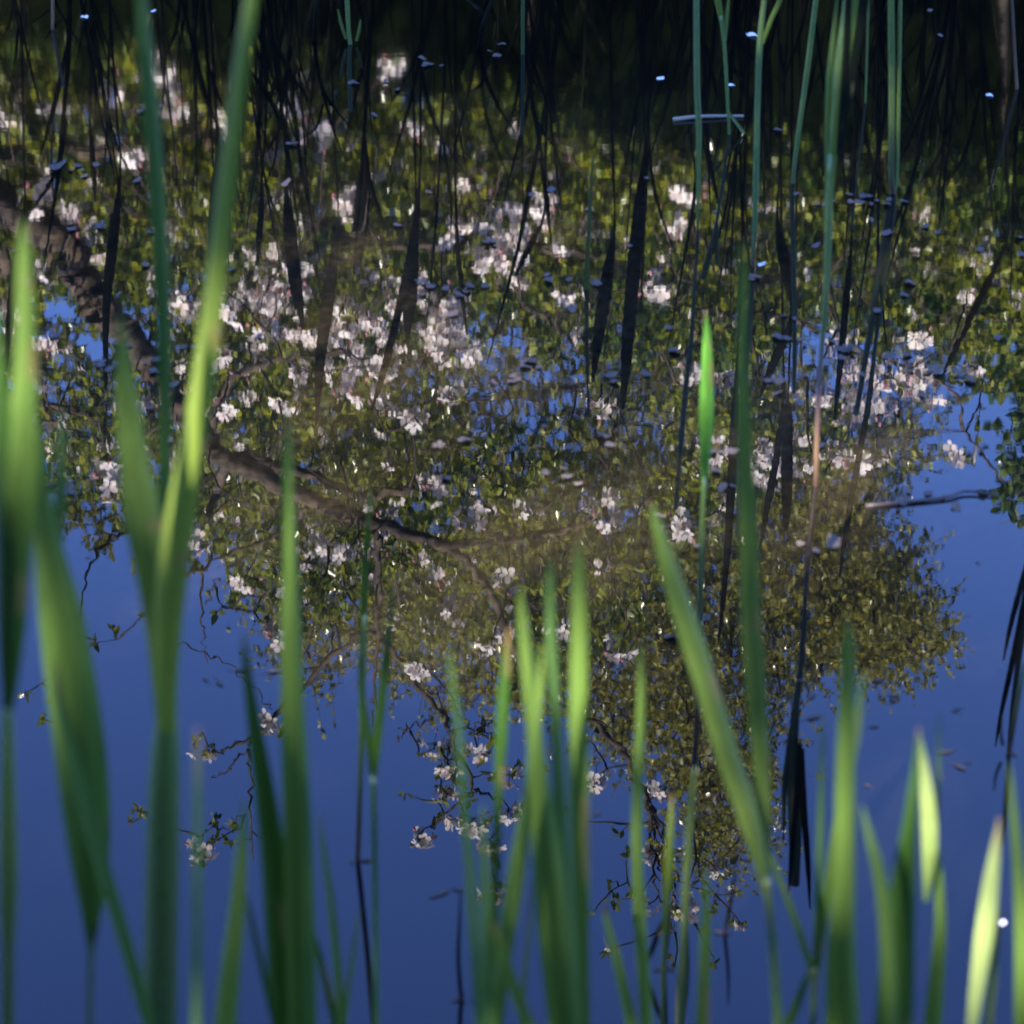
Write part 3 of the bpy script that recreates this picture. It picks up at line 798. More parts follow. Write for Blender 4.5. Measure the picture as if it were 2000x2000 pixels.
def shoot(label, Y, leaves=(), stems=(), group='reeds along the near bank', name='reed_shoot', cat='reed'):
    """a reed plant: every traced leaf and stem is a part; traces run from tip to foot"""
    parts = []
    for lf in leaves:
        pts, col = lf[0], lf[1]
        opt = lf[2] if len(lf) > 2 else {}
        y = Y + opt.get('dy', 0)
        P, W = P3(pts, y)
        if not opt.get('stop'):
            q, qw = to_water(pts, y); P += q; W += qw
        mb = MB()
        blade(mb, P, W, col, opt.get('foot', lerp(col, DEEP, .9)), opt.get('face', random.uniform(-.5, .5)), opt.get('fold', .22))  # default foot blends to DEEP, painting shade low on the blade
        parts.append(('leaf', mb, M_REED, P[-1]))
    for st in stems:
        pts, cols = st[0], st[1]
        P, W = P3(pts, Y)
        q, qw = to_water(pts, Y)
        if len(st) > 2 and st[2].get('stop'): q = []
        P += q; W += qw
        k = max(12, len(P) * 4)
        c = spline([(*p, w) for p, w in zip(P, W)], k)
        if isinstance(cols[0], float): cols = [cols]
        tt = []
        for i in range(k):
            t = i / (k - 1) * (len(cols) - 1); j = min(int(t), len(cols) - 2) if len(cols) > 1 else 0
            tt.append(lerp(cols[j], cols[min(j + 1, len(cols) - 1)], t - j))
        mb = MB(); mb.tube([Vector(x[:3]) for x in c], [max(.0007, x[3] / 2) for x in c], 7, 0, tt)
        parts.append(('stem', mb, M_STEM, P[-1]))
    foot = sum((Vector((p[3].x, p[3].y, 0)) for p in parts), Vector()) / len(parts)
    NREED[0] += 1
    if len(parts) == 1:
        o = parts[0][1].build('reed', parts[0][2], None, True)
        rebase(o, foot)
        return tag(o, label, cat, group)
    root = thing(name, foot, label, cat, group)
    for nm, mb, m, _ in parts: local(root, mb.build(nm, m, root, True))
    return root

# ---- the near bank, from left to right (traces: across, down, width in 2000ths of the picture)
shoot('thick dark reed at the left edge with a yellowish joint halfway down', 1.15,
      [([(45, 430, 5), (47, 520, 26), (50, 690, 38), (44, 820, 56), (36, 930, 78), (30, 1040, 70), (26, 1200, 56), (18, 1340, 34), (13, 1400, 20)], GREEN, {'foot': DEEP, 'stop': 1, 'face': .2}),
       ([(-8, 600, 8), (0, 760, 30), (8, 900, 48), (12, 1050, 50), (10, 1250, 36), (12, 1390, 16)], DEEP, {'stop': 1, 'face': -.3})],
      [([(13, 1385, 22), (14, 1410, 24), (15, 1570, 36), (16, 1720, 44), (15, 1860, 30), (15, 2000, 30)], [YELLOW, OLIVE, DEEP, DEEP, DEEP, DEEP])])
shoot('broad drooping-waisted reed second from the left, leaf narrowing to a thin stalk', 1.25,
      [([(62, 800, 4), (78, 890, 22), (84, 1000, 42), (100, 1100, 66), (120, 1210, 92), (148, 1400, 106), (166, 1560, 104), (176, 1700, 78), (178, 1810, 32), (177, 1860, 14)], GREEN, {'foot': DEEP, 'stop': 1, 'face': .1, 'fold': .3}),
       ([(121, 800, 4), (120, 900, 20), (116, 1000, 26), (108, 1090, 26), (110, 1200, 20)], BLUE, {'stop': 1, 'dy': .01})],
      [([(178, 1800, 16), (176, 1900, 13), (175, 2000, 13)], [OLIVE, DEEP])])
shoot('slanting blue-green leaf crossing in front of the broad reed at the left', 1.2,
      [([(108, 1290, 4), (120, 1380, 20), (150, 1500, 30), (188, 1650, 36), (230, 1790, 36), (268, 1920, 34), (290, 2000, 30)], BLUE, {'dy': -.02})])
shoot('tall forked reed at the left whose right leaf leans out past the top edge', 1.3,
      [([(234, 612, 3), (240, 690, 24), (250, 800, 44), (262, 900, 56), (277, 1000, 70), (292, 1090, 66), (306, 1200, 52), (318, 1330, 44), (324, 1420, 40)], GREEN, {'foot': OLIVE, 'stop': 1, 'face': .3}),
       ([(500, -110, 16), (490, 0, 22), (475, 100, 26), (455, 250, 30), (432, 450, 34), (415, 600, 38), (395, 750, 42), (370, 900, 48), (346, 1050, 62), (330, 1180, 62), (325, 1300, 50), (324, 1425, 42)], GREEN, {'foot': YELLOW, 'stop': 1, 'face': -.3, 'dy': -.015})],  # yellow foot paints the sunlit sheath into the leaf colour
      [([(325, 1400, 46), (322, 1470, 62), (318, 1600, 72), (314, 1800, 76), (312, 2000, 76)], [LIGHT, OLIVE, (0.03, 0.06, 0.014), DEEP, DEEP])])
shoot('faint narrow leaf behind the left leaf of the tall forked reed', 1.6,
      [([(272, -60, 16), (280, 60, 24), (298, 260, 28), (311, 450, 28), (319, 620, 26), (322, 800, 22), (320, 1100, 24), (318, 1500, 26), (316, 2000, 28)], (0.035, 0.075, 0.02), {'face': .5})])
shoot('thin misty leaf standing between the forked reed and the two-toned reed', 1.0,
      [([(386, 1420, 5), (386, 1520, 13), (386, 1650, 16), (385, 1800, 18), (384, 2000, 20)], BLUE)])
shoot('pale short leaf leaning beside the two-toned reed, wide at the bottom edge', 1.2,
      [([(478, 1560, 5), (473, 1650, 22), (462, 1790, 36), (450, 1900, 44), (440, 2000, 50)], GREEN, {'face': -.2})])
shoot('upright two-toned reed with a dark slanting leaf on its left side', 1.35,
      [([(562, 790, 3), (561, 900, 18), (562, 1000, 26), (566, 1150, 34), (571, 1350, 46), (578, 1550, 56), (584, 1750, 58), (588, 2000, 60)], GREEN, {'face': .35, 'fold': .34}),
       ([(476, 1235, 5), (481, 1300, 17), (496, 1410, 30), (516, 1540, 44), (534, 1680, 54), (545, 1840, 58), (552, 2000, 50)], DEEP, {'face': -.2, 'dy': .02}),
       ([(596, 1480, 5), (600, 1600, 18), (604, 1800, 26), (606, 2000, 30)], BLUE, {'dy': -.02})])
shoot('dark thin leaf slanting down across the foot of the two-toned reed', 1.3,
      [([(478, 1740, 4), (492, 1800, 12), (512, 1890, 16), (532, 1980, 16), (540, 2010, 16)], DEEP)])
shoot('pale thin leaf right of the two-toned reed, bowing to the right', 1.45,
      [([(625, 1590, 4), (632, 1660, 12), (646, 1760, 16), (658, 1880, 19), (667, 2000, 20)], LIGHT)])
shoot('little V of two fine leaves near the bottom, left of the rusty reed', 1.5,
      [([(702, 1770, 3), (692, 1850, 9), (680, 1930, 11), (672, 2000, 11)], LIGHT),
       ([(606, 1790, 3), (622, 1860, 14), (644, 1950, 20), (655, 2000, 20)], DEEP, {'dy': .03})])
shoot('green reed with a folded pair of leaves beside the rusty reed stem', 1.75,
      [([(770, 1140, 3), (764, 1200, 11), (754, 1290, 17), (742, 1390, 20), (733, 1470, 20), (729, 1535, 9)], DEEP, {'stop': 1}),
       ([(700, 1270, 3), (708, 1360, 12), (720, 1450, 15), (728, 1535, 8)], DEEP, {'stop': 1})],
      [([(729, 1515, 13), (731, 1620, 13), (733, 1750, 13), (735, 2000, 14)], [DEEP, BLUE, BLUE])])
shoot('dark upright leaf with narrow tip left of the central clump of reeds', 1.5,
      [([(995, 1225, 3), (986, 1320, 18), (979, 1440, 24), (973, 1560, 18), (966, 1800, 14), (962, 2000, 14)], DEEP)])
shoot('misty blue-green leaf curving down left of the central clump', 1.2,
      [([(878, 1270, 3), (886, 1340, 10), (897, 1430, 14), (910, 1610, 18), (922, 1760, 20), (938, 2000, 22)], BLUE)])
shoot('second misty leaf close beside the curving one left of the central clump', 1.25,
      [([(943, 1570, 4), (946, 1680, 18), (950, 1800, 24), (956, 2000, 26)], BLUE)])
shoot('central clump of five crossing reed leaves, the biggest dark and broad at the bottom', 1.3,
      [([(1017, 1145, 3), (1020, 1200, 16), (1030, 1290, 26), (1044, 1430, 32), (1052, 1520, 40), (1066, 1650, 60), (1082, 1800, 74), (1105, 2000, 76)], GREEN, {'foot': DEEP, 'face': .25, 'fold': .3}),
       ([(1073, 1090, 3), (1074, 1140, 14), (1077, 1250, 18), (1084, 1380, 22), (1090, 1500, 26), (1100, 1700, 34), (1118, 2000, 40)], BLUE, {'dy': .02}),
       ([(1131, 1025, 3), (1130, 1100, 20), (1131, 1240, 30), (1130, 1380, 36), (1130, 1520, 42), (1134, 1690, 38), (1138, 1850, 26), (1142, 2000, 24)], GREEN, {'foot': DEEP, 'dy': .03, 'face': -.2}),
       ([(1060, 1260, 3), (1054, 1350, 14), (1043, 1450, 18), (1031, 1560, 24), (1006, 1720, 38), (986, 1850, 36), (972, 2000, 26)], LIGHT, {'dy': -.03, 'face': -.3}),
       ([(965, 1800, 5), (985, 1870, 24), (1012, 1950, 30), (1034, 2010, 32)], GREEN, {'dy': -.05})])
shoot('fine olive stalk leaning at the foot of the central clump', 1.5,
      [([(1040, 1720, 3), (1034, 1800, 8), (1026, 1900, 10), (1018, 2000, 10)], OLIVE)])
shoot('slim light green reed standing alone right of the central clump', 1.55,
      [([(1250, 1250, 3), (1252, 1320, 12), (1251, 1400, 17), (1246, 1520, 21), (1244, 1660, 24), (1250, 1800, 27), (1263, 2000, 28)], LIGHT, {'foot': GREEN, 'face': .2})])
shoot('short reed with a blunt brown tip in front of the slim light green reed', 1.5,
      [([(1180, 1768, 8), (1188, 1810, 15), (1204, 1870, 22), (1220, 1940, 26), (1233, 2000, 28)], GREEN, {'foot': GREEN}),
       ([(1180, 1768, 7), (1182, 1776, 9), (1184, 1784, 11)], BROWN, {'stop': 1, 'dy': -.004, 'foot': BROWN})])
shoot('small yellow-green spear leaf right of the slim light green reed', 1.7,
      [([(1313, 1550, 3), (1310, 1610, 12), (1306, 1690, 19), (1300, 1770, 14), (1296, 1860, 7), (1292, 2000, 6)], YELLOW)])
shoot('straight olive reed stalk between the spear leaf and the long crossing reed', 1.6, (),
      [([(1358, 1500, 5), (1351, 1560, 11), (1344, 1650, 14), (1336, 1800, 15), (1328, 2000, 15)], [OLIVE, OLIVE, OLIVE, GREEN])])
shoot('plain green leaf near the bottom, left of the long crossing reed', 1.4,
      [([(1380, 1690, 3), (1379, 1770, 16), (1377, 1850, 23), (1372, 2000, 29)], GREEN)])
shoot('tall crossing reed right of centre: one upright and one slanting leaf on one stalk', 1.4,
      [([(1272, 980, 3), (1282, 1020, 18), (1305, 1105, 32), (1337, 1205, 43), (1379, 1335, 45), (1421, 1475, 46), (1454, 1570, 44), (1482, 1670, 32), (1496, 1740, 20)], GREEN, {'foot': OLIVE, 'stop': 1, 'face': .3}),
       ([(1449, 470, 3), (1452, 540, 12), (1450, 660, 17), (1452, 780, 22), (1457, 900, 29), (1464, 1100, 36), (1467, 1200, 40), (1479, 1380, 39), (1488, 1520, 33), (1494, 1640, 23), (1498, 1740, 18)], GREEN, {'foot': OLIVE, 'stop': 1, 'face': -.2, 'dy': .02})],
      [([(1496, 1715, 20), (1503, 1780, 17), (1510, 1850, 19), (1519, 2000, 22)], [OLIVE, BLUE, DEEP, GREEN])])
shoot('fine forked reed with a V of pale leaves at the lower right', 1.5,
      [([(1496, 1640, 4), (1512, 1690, 11), (1547, 1780, 15), (1575, 1862, 15), (1588, 1910, 12)], LIGHT, {'stop': 1}),
       ([(1640, 1560, 4), (1634, 1610, 15), (1621, 1705, 19), (1606, 1810, 17), (1594, 1910, 14)], LIGHT, {'stop': 1}),
       ([(1608, 1390, 3), (1606, 1480, 9), (1602, 1620, 13), (1597, 1780, 15), (1592, 1900, 13)], BLUE, {'stop': 1})],
      [([(1591, 1890, 15), (1590, 1940, 15), (1588, 2000, 15)], [OLIVE, DEEP])])
shoot('dark thin leaf leaning right into the fine forked reed', 1.45,
      [([(1588, 1880, 4), (1572, 1920, 14), (1548, 1980, 20), (1535, 2010, 22)], DEEP)])
shoot('wide upright reed at the lower right, greyish green, with a sunlit leaf behind its tip', 1.3,
      [([(1655, 1195, 3), (1656, 1260, 22), (1655, 1350, 32), (1651, 1520, 42), (1649, 1700, 48), (1643, 1850, 64), (1645, 2000, 78)], GREEN, {'foot': DEEP, 'face': .2, 'fold': .3}),
       ([(1686, 1310, 3), (1681, 1360, 12), (1675, 1410, 17), (1667, 1480, 12), (1660, 1540, 6)], SUN_PALE, {'stop': 1, 'dy': .06, 'face': -.1})])
shoot('soft pale leaf bowing between the wide reed and the dark spear at the lower right', 1.2,
      [([(1684, 1575, 4), (1700, 1640, 18), (1718, 1710, 27), (1730, 1810, 32), (1738, 2000, 36)], LIGHT, {'face': .4})])
shoot('dark green spear-shaped reed broadening to the bottom edge at the lower right', 1.25,
      [([(1795, 1420, 3), (1787, 1510, 15), (1776, 1610, 30), (1766, 1710, 50), (1756, 1820, 68), (1746, 2000, 84)], DEEP, {'face': .1, 'fold': .3})])
shoot('sunlit twisted pale leaf on a green blade right of the dark spear', 1.4,
      [([(1797, 1435, 3), (1804, 1490, 17), (1813, 1580, 31), (1816, 1650, 32), (1812, 1710, 20), (1808, 1760, 8)], SUN_PALE, {'stop': 1, 'face': .1, 'foot': LIGHT}),
       ([(1818, 1590, 5), (1829, 1680, 20), (1837, 1790, 24), (1832, 1880, 34), (1822, 2000, 42)], GREEN, {'dy': .015}),
       ([(1834, 1395, 3), (1833, 1480, 7), (1830, 1580, 9), (1826, 1680, 8)], BLUE, {'stop': 1, 'dy': .02})])
shoot('glowing pale leaf with a narrower twin near the lower right corner', 1.3,
      [([(1952, 1595, 3), (1945, 1650, 18), (1936, 1720, 33), (1925, 1810, 42), (1910, 1920, 34), (1900, 2000, 28)], SUN_PALE, {'foot': OLIVE, 'face': .05}),
       ([(1952, 1770, 4), (1946, 1840, 15), (1938, 1930, 17), (1932, 2000, 17)], OLIVE, {'dy': .02})])
shoot('deep green leaf cut off by the lower right edge', 1.3,
      [([(1972, 1490, 3), (1979, 1580, 14), (1988, 1690, 20), (1996, 1820, 30), (2000, 2000, 42)], GREEN)])

# ---- reeds that stand out in the pond; their feet and mirror images show
GM = 'reeds standing in open water'
def wshoot(label, foot, leaves=(), stems=(), lean=0.0, name='reed_shoot', cat='reed', group=GM):
    """a reed rooted where its foot meets the water; traces may be of the reed itself or, with mirror=1, of its reflection"""
    b = water_at(*foot); Y = b.y
    parts = []
    def pts3(pts, o):
        P, W = [], []
        for (u, v, w) in pts:
            f = mir if o.get('mirror') else at
            q = f(u, v, Y)
            if lean: q = f(u, v, Y + lean * max(0, q.z))
            P.append(q); W.append(px(w, Y, v))
        if not o.get('stop'):
            gap = (P[-1] - b).length
            if gap > .01:
                a_ = P[-1].copy(); k_ = max(1, int(gap / .12))
                for i_ in range(1, k_ + 1): P.append(a_.lerp(b, i_ / k_)); W.append(W[-1])
            P.append(b + Vector((0, 0, -.06))); W.append(W[-1])
        return P, W
    for pts, col, *o in leaves:
        o = o[0] if o else {}
        P, W = pts3(pts, o)
        mb = MB(); blade(mb, P, W, col, o.get('foot', col), o.get('face', random.uniform(-.4, .4)))
        parts.append(('leaf', mb, M_DEAD if col in (DARK, DARKG) else M_REED))  # living leaves with painted shade also take the dead material
    for pts, cols, *o in stems:
        o = o[0] if o else {}
        P, W = pts3(pts, o)
        k = max(12, len(P) * 4)
        c = spline([(*p, w) for p, w in zip(P, W)], k)
        if isinstance(cols[0], float): cols = [cols]
        tt = []
        for i in range(k):
            t = i / (k - 1) * (len(cols) - 1); j = min(int(t), len(cols) - 2) if len(cols) > 1 else 0
            tt.append(lerp(cols[j], cols[min(j + 1, len(cols) - 1)], t - j))
        mb = MB(); mb.tube([Vector(x[:3]) for x in c], [max(.0007, x[3] / 2) for x in c], 7, 0, tt)
        parts.append(('stem', mb, M_DEAD if cols[0] == DARK else M_STEM))
    if len(parts) == 1:
        o = parts[0][1].build('reed', parts[0][2], None, True)
        rebase(o, b)
        return tag(o, label, cat, group)
    root = thing(name, b, label, cat, group)
    for nm, mb, m in parts: local(root, mb.build(nm, m, root, True))
    return root

wshoot('rusty-footed slender reed in open water with fallen petals round its foot, left of centre', (699, 1681),
       [([(724, 950, 3), (718, 1040, 10), (712, 1140, 14), (709, 1240, 12), (708, 1330, 8)], DEEP, {'stop': 1})],
       [([(712, 1200, 9), (708, 1310, 13), (706, 1420, 13), (703, 1550, 11), (700, 1640, 11)], [GREEN, GREEN, OLIVE, BROWN, BROWN, RED])])
wshoot('vivid green reed leaf on a dark stalk standing in open water right of centre', (1362, 1402),
       [([(1379, 605, 3), (1381, 690, 20), (1380, 800, 29), (1378, 880, 22), (1374, 960, 11)], (0.05, 0.14, 0.018), {'stop': 1, 'face': .1})],
       [([(1375, 930, 9), (1370, 1080, 10), (1366, 1200, 11), (1364, 1320, 11)], [GREEN, OLIVE, DARK, DARK, DARK])])  # shade on the lower stalk is painted near-black into its colours
wshoot('tall wide-leaved reed with an orange-brown foot in mid pond at the right', (1593, 948),
       [([(1680, -160, 22), (1662, 0, 30), (1644, 130, 30), (1631, 233, 26), (1622, 330, 20), (1617, 430, 14)], GREEN, {'stop': 1, 'face': -.2}),
        ([(1636, -10, 4), (1629, 60, 9), (1620, 155, 13), (1616, 280, 11), (1616, 380, 8)], GREEN, {'stop': 1}),
        ([(1540, 1745, 3), (1546, 1670, 10), (1556, 1560, 13), (1562, 1450, 10)], DARKG, {'stop': 1, 'mirror': 1}),
        ([(1582, 1775, 3), (1578, 1690, 11), (1570, 1580, 14), (1565, 1460, 11)], DARKG, {'stop': 1, 'mirror': 1})],
       [([(1622, 300, 14), (1618, 466, 14), (1610, 620, 11), (1604, 690, 10), (1597, 810, 11), (1594, 900, 11)], [GREEN, GREEN, OLIVE, (0.12, 0.07, 0.06), TAN, BROWN, RED])], lean=.12)
wshoot('thin jointed reed with a leaf arching right and white petal at its brown foot', (1470, 518),
       [([(1530, -40, 6), (1521, 5, 10), (1505, 40, 9), (1489, 85, 7)], GREEN, {'stop': 1})],
       [([(1496, -80, 10), (1492, 0, 11), (1484, 80, 12), (1479, 207, 11), (1476, 362, 12), (1473, 466, 9)], [GREEN, OLIVE, BLUE, BLUE, BLUE, BROWN, BROWN])])
wshoot('straight slender green reed left of the jointed ones at the upper right', (1362, 470), (),
       [([(1359, -120, 9), (1360, 0, 11), (1361, 155, 12), (1365, 260, 11), (1364, 335, 8), (1363, 420, 6)], [GREEN, BLUE, BLUE, GREEN, GREEN, DARK, DARK])])
wshoot('reed with a broken leaf folded down to the right, near the top edge', (1424, 262),
       [([(1396, -40, 12), (1402, 0, 13), (1410, 45, 9), (1414, 85, 6)], GREEN, {'stop': 1}),
        ([(1424, -10, 4), (1420, 25, 7), (1416, 80, 6)], GREEN, {'stop': 1}),
        ([(1468, 282, 4), (1452, 258, 6), (1436, 236, 6), (1424, 220, 5)], GREEN, {'stop': 1})],
       [([(1408, 30, 7), (1414, 80, 7), (1419, 160, 7), (1422, 217, 6)], [GREEN, GREEN, OLIVE])])
wshoot('reed stem leaning right, foot beside drifting petals at the upper right', (1548, 358), (),
       [([(1602, -90, 9), (1593, 0, 10), (1577, 130, 11), (1556, 285, 9), (1550, 335, 8)], [GREEN, GREEN, GREEN, OLIVE, OLIVE])])
wshoot('pair of straight reed stems turning brown towards the foot, upper right', (1744, 377), (),
       [([(1739, -100, 12), (1740, 0, 13), (1742, 180, 14), (1741, 336, 13)], [GREEN, GREEN, OLIVE, BROWN, BROWN]),
        ([(1760, -100, 8), (1758, 0, 8), (1756, 130, 8), (1751, 345, 8)], [GREEN, GREEN, GREEN, BROWN])])
wshoot('hair-thin dark green reed between the wide reed and the brown-footed pair', (1690, 202), (),
       [([(1697, -60, 5), (1696, 0, 5), (1691, 180, 4)], [DEEP, GREEN, DEEP])])
wshoot('thin brown dead stalk near the top right corner', (1986, 174), (),
       [([(1970, -70, 5), (1976, 0, 5), (1984, 140, 6)], [OLIVE, BROWN, TAN, BROWN])])
wshoot('short green stalk in the dark water at the top, right of centre', (1021, 106), (),
       [([(1021, -60, 6), (1021, 0, 7), (1021, 80, 7)], [DEEP, DEEP, DEEP])])
wshoot('small three-leaved reed at the top edge left of centre', (684, 86),
       [([(660, 18, 3), (666, 45, 6), (676, 76, 6)], GREEN, {'stop': 1}), ([(704, 38, 3), (701, 60, 6), (696, 80, 5)], GREEN, {'stop': 1})],
       [([(676, -50, 8), (678, 0, 9), (681, 60, 8)], [GREEN, GREEN, GREEN])])
wshoot('yellowed straw stalk at the top left edge', (103, 57), (),
       [([(104, -60, 6), (103, 0, 6), (103, 40, 6)], [TAN, TAN, BROWN])])
wshoot('pale thin leaf standing in the petals above the middle of the pond', (1146, 565),
       [([(1158, 300, 3), (1156, 345, 6), (1151, 430, 8), (1147, 520, 8)], (0.03, 0.05, 0.014), {'face': .1})])
wshoot('short dark stub with a few petals at its foot, lower centre', (901, 1952), (),
       [([(900, 1740, 3), (897, 1810, 6), (895, 1868, 8), (899, 1930, 9)], [DARK, DARK, DARK])])
wshoot('dark stub with a crooked leaf at the bottom right of the central clump', (1297, 1893),
       [([(1252, 1905, 3), (1268, 1870, 8), (1290, 1812, 10), (1312, 1770, 7)], DARK, {'stop': 1})],
       [([(1312, 1760, 4), (1304, 1820, 10), (1298, 1870, 11)], [DARK, DARK, BROWN])])
wshoot('faint thin stub with a brown foot right of the plain green leaf', (1416, 1823), (),
       [([(1437, 1680, 3), (1431, 1740, 6), (1420, 1800, 7)], [DARK, DARK, BROWN])])
wshoot('short brownish stub ringed by debris near the right edge', (1971, 1472),
       [([(1941, 1545, 2), (1945, 1515, 5), (1955, 1488, 6)], DARK, {'stop': 1, 'mirror': 1})],
       [([(1958, 1650, 4), (1963, 1590, 9), (1968, 1510, 9)], [OLIVE, DARK, BROWN], {'mirror': 1})])
wshoot('leaning dark reed just outside the right edge, its leaf tips mirrored in the blue water', (2060, 760),
       [([(1944, 1458, 3), (1956, 1390, 10), (1978, 1290, 14), (2000, 1180, 16), (2030, 1020, 14)], DARKG, {'mirror': 1}),
        ([(1960, 1290, 3), (1972, 1230, 9), (1990, 1160, 12), (2022, 1040, 12)], DARKG, {'mirror': 1}),
        ([(1967, 1480, 3), (1976, 1400, 10), (1988, 1300, 12), (2010, 1160, 12)], OLIVE, {'mirror': 1})], [], lean=.1)

# ---- dead stalks in the shade, known by their dark mirror images
GD = 'dark dead reeds in the shaded water'
dead = [
 ('heavy dark stalk with mirror image falling through the blossoms right of centre', [(1216, 800, 6), (1224, 690, 20), (1238, 520, 24), (1252, 380, 20), (1260, 287, 18)]),
 ('dark stalk whose mirror image widens left of centre, above the bright blossoms', [(592, 640, 5), (578, 560, 22), (566, 450, 22), (558, 355, 16)]),
 ('thick black stalk mirrored upright in the upper middle', [(699, 520, 10), (704, 440, 26), (710, 360, 26), (714, 290, 18)]),
 ('dark stalk mirrored upright at the upper left, over the apple limb', [(206, 760, 6), (208, 600, 14), (220, 480, 20), (235, 335, 14)]),
 ('narrow dark stalk mirrored close to the left edge', [(186, 395, 4), (182, 320, 10), (176, 240, 10)]),
 ('bent dark stalk whose mirror image bows left above the blossoms', [(726, 800, 4), (748, 730, 12), (778, 610, 14), (806, 480, 16), (820, 340, 12)]),
 ('dark stalk mirrored beside the bright blossoms, thick in its middle', [(796, 660, 8), (800, 580, 26), (806, 500, 22), (812, 400, 12)]),
 ('curved dark stalk mirrored left of the bright blossoms', [(618, 830, 4), (626, 700, 18), (645, 560, 22), (660, 430, 12)]),
 ('short leaning stalk mirrored over the white flowers in the upper middle', [(1006, 540, 5), (1030, 490, 12), (1062, 422, 14)]),
 ('hair-thin dark stalk mirrored in the middle', [(912, 655, 3), (902, 570, 8), (894, 490, 8), (890, 380, 6)]),
 ('dark leaning stalk mirrored left of the heavy one', [(1158, 740, 6), (1170, 650, 20), (1186, 540, 22), (1200, 440, 14)]),
 ('dark forked stalk mirrored right of the petalled jointed reed', [(1556, 620, 5), (1545, 560, 20), (1528, 490, 20), (1518, 420, 12)]),
 ('slanting dark stalk mirrored below the forked one', [(1487, 768, 5), (1512, 705, 16), (1545, 630, 14), (1552, 560, 8)]),
 ('dead bulrush whose brown spike is mirrored dark in the blue patch', [(1535, 1035, 8), (1536, 960, 20), (1537, 860, 20), (1538, 800, 16), (1539, 785, 4), (1542, 700, 4), (1545, 600, 4)]),
 ('dark leaning stalk mirrored beside the dead bulrush', [(1484, 1070, 4), (1500, 980, 12), (1518, 880, 12), (1530, 760, 8)]),
 ('dark stalk mirrored right of the wide-leaved reed', [(1630, 815, 5), (1642, 700, 12), (1655, 560, 12), (1662, 480, 8)]),
 ('long dark stalk mirrored between the wide-leaved reed and the right edge', [(1640, 1120, 4), (1655, 1020, 10), (1672, 920, 11), (1697, 780, 10), (1712, 640, 8)]),
 ('slanting dark stalk mirrored towards the right edge', [(1842, 730, 4), (1862, 690, 10), (1905, 600, 12), (1945, 520, 10), (1968, 460, 8)]),
 ('dark stalk mirrored just left of the upright crossing leaf', [(1404, 1250, 4), (1416, 1130, 10), (1428, 950, 16), (1434, 820, 14), (1440, 700, 8)]),
 ('dark stalk mirrored far left over the tree limb', [(12, 720, 5), (20, 620, 14), (34, 500, 16), (48, 400, 10)]),
 ('black stalk mirrored upright between limb and forked reed', [(412, 560, 5), (415, 460, 16), (420, 360, 14), (425, 280, 8)]),
 ('dark twin stalk mirrored left of the thick black one', [(502, 520, 4), (508, 440, 12), (512, 350, 10)]),
]
for i, (lab, tr) in enumerate(dead):
    u, v, w = tr[-1]
    bulrush = 'bulrush' in lab
    fv = -90 - 60 * ((i * 7) % 5)                  # all are rooted close under the far bank
    fu = 1000 + (u - 1000) * 1.02 + 8 * ((i * 5) % 7 - 3)
    wide = [(a, b_, c_ * 1.15) for a, b_, c_ in tr]
    wide[-1] = (u, v, 5)
    o = wshoot(lab, (fu, fv), (), [(wide, [DARK, DARK], {'mirror': 1})], group=GD, cat='bulrush' if bulrush else 'reed')
    o.name = 'bulrush' if bulrush else 'dead_reed'

def random_dead():
    protos = []
    for i in range(7):
        mb = MB(); h = 1.0
        b = random.uniform(-.05, .05)
        pts = [Vector((0, 0, -.05)), Vector((b * .3, 0, .3)), Vector((b, 0, .7)), Vector((b * 1.8, 0, 1.0))]
        mb.tube(pts, [.004, .004, .0035, .001], 5, 0, [DARK, DARKG, DARKG, DARKG])
        for k in range(random.randint(1, 3)):
            z = random.uniform(.2, .7); s = random.choice((-1, 1)); L = random.uniform(.2, .45)
            blade(mb, [Vector((b * z, 0, z)), Vector((b * z + s * L * .06, 0, z + L * .5)), Vector((b * z + s * L * random.uniform(.08, .26), random.uniform(-.05, .05), z + L))], [.005, .008, .001], DARKG, DARKG)
        protos.append(mb.mesh('dead_reed', M_DEAD, True))
    lab = 'thin dark dead reed stalk standing in the shaded far water'
    n = 0
    while n < 160:
        u = rng.uniform(-150, 2150); v = rng.uniform(-420, -50) if n > 8 else rng.uniform(-30, 120)
        b = water_at(u, v)
        if b.y > 6.7: continue
        o = link('dead_reed', protos[n % 7])
        o.location = b
        h = rng.uniform(.12, .3) if v > -50 else rng.triangular(.35, .5, 1.15)
        o.scale = (rng.uniform(.6, 1.5), rng.uniform(.6, 1.5), h)
        o.rotation_euler = (rng.normal(0, .05), rng.normal(0, .05), rng.uniform(-.6, .6) + (math.pi if rng.random() < .5 else 0))
        tag(o, lab, 'reed', 'thin dark reeds in the far water')
        n += 1
random_dead()

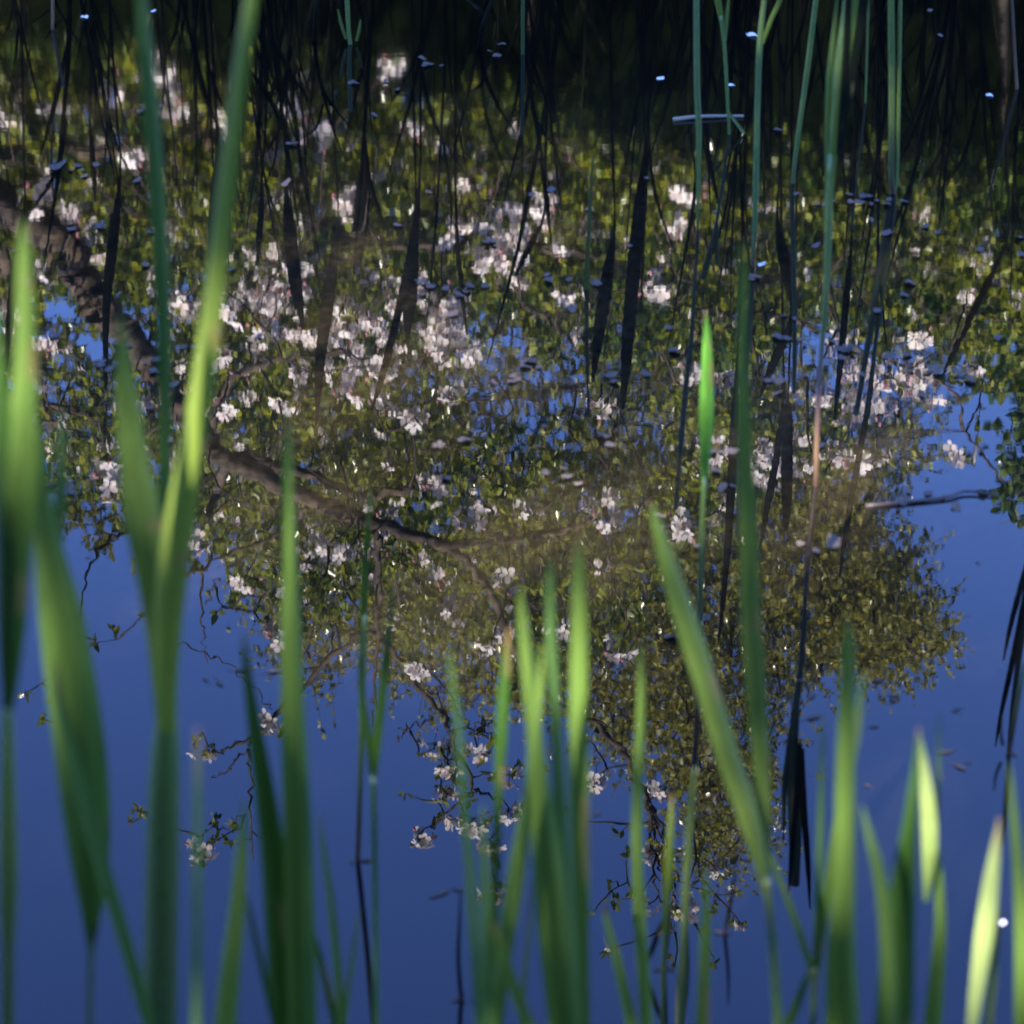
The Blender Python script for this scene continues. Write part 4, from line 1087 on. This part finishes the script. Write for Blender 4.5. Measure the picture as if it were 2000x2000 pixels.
# ------------------------------------------------------------------ what floats on the water
def petal_mesh(kind, mat):
    mb = MB(); up = Vector((0, 0, 1))
    if kind < 5:                                   # a single petal, curled
        L = random.uniform(.015, .021); W = L * random.uniform(.6, .85)
        cu = random.uniform(.02, .14) * L; skew = random.uniform(-.25, .25); rows = []
        for i in range(5):
            f = i / 4
            w = W * math.sin(math.pi * (0.12 + 0.76 * f)) ** .7
            for j in range(5):
                g = j / 4 - .5
                rows.append(Vector(((f - .5) * L * (1 - (.22 if i == 4 and j == 2 else 0)), g * w + skew * L * (f - .5) ** 2, .0012 + .0012 * math.sin(3 * g + 5 * f))) + up * cu * ((f - .5) ** 2 * 1.6 + g * g * 1.8))
        mb.add(rows, [(i * 5 + j, i * 5 + j + 1, (i + 1) * 5 + j + 1, (i + 1) * 5 + j) for i in range(4) for j in range(4)])
    else:                                          # a whole fallen flower, its petals still joined
        V = [Vector((0, 0, .004))]; F = []
        for k in range(5):
            an = k * 1.2566 + random.uniform(-.15, .15); L = random.uniform(.015, .021)
            r = Vector((math.cos(an), math.sin(an), 0)); t = Vector((-r.y, r.x, 0)); z = random.uniform(.001, .006); o = len(V)
            V += [r * .35 * L + t * .2 * L + up * .003, r * .75 * L + t * .36 * L + up * z, r * L + t * .15 * L + up * z * 1.3, r * L - t * .15 * L + up * z * 1.2, r * .75 * L - t * .36 * L + up * z, r * .35 * L - t * .2 * L + up * .003]
            F += [(0, o + 5, o), (o, o + 5, o + 4, o + 1), (o + 1, o + 4, o + 3, o + 2)]
        mb.add(V, F)
    return mb.mesh('floating_petal', mat)
PET = [petal_mesh(i, M_FLOAT) for i in range(8)]
PETW = [petal_mesh(i, M_FLOATW) for i in (0, 3, 6)]
for q in PET[5:] + PETW[2:]: q.name = 'fallen_blossom'
def drop(me, u, v, s, name, label, cat, group=None):
    o = link(name, me)
    o.location = water_at(u, v)
    o.rotation_euler = (0, 0, rng.uniform(0, 6.28))
    o.scale = (s, s, s)
    return tag(o, label, cat, group)
whites = [(1468, 70, 1.5, 'white petal floating near the top edge between two reed stems'), (1932, 187, .95, 'white blossom floating alone on the dark water at the upper right'),
          (1488, 517, .95, 'white petal resting against the foot of the thin jointed reed'), (1428, 167, .8, 'small white speck of petal below the arching reed leaf'),
          (300, 22, .9, 'small white petal by the top edge at the left'), (165, 34, .9, 'white petal floating in the top left corner region'), (1958, 1803, .5, 'tiny white petal on the blue water behind the glowing pale leaf'),
          (1290, 154, .8, 'small bluish petal on the dark water above the middle right')]
for u, v, s, lab in whites:
    drop(PETW[2 if s > 1.2 and u > 1900 else int(rng.integers(2))], u, v, s, 'floating_petal', lab, 'petal', 'white petals on the water')
LABB = 'faded whole blossom fallen flat on the pond among loose petals'
LABP = 'faded loose blossom petal floating flat on the pond among the reflections'
drifts = []
while len(drifts) < 46:
    u = rng.uniform(-60, 2060); v = rng.triangular(-20, 700, 1380)
    w = 1.0
    if v > 1050: w = .5 if 800 < u < 1500 else .08
    if u < 500 and v > 900: w = .1
    if 1450 < u and 640 < v < 1060: w = 1.6
    if any(math.hypot(u - h_[0], (v - h_[1]) * 1.6) < 190 for h_ in HOLES): w *= .3
    if rng.random() < w / 1.6: drifts.append((u, v))
n = 0
while n < 215:
    if rng.random() < .75:
        du, dv = drifts[int(rng.integers(len(drifts)))]
        u, v = du + rng.normal(0, 42), dv + rng.normal(0, 11)
    else:
        u, v = rng.uniform(-60, 2060), rng.triangular(-40, 600, 1150)
        if u < 500 and v > 880: continue
        if any(math.hypot(u - h_[0], (v - h_[1]) * 1.6) < 170 for h_ in HOLES) and rng.random() < .75: continue
    k = int(rng.integers(8)) if rng.random() < .35 else int(rng.integers(5))
    if k < 5: o = drop(PET[k], u, v, rng.uniform(.5, 1.15), 'floating_petal', LABP, 'petal', 'faded petals on the pond')
    else: o = drop(PET[k], u, v, rng.uniform(.45, .85), 'fallen_blossom', LABB, 'blossom', 'faded fallen blossoms on the pond')
    o.rotation_euler = (rng.normal(0, .16), rng.normal(0, .16), rng.uniform(0, 6.28)); o.location.z = .0015
    n += 1
def scrap_mesh():
    mb = MB()
    L = random.uniform(.012, .02)
    pts = [(-L, 0), (-L * .4, L * .3), (L * .4, L * .34), (L, 0), (L * .3, -L * .3), (-L * .5, -L * .28)]
    V = [(x + random.gauss(0, .001), y, .002 + abs(y) * .25) for x, y in pts] + [(0, 0, .0012)]
    mb.add(V, [(i, (i + 1) % 6, 6) for i in range(6)])
    mb.tube([(L * .9, 0, .002), (L * 1.4, L * .1, .003), (L * 1.9, L * .05, .002)], [.0006, .0006, .0005], 4)
    return mb.mesh('floating_scrap', M_SCRAP)
SCR = [scrap_mesh() for i in range(4)]
for (u, v) in [(1905, 1100), (1880, 1152), (1592, 1360), (1590, 1402), (1568, 1330), (1890, 1490), (1880, 1500), (1870, 1385), (1690, 1535), (395, 1328), (425, 1335), (470, 1310), (535, 1312), (180, 1090), (1850, 1470), (1750, 1360), (1740, 1370), (860, 1745), (900, 1738), (850, 1752), (1860, 1390), (1720, 1330), (560, 1440), (1165, 1590), (1700, 1420), (1838, 1470), (1965, 1470), (1980, 1474), (690, 1683), (712, 1681), (905, 1955), (890, 1952), (1425, 1824), (1405, 1822), (1310, 1893), (1285, 1894)]:
    drop(SCR[int(rng.integers(4))], u + rng.normal(0, 4), v, rng.uniform(.3, .6), 'floating_scrap', 'brown scrap of bud or leaf floating on the open blue water', 'leaf scrap', 'brown scraps on the blue water')

def stick(name, label, pts, r, col):
    P = [water_at(u, v) + Vector((0, 0, r * .5 + dz)) for (u, v, dz) in pts]
    c = spline([tuple(p) for p in P], 16)
    mb = MB(); mb.tube([Vector(x) for x in c], list(np.linspace(r, r * .6, 16)), 7, 0, [col] * 16)
    o = mb.build(name, M_STEM, None, True); rebase(o, P[0])
    return tag(o, label, 'twig')
stick('floating_straw', 'pale straw of dead reed lying flat on the dark water near the top', [(1315, 236, 0), (1370, 232, .002), (1452, 229, 0)], .0045, (0.17, 0.15, 0.10))
stick('floating_twig', 'dark knobbly twig floating among petals by the right edge', [(1690, 990, 0), (1770, 984, .001), (1850, 975, .002), (1885, 965, .003), (1950, 970, .001)], .003, (0.045, 0.032, 0.022))
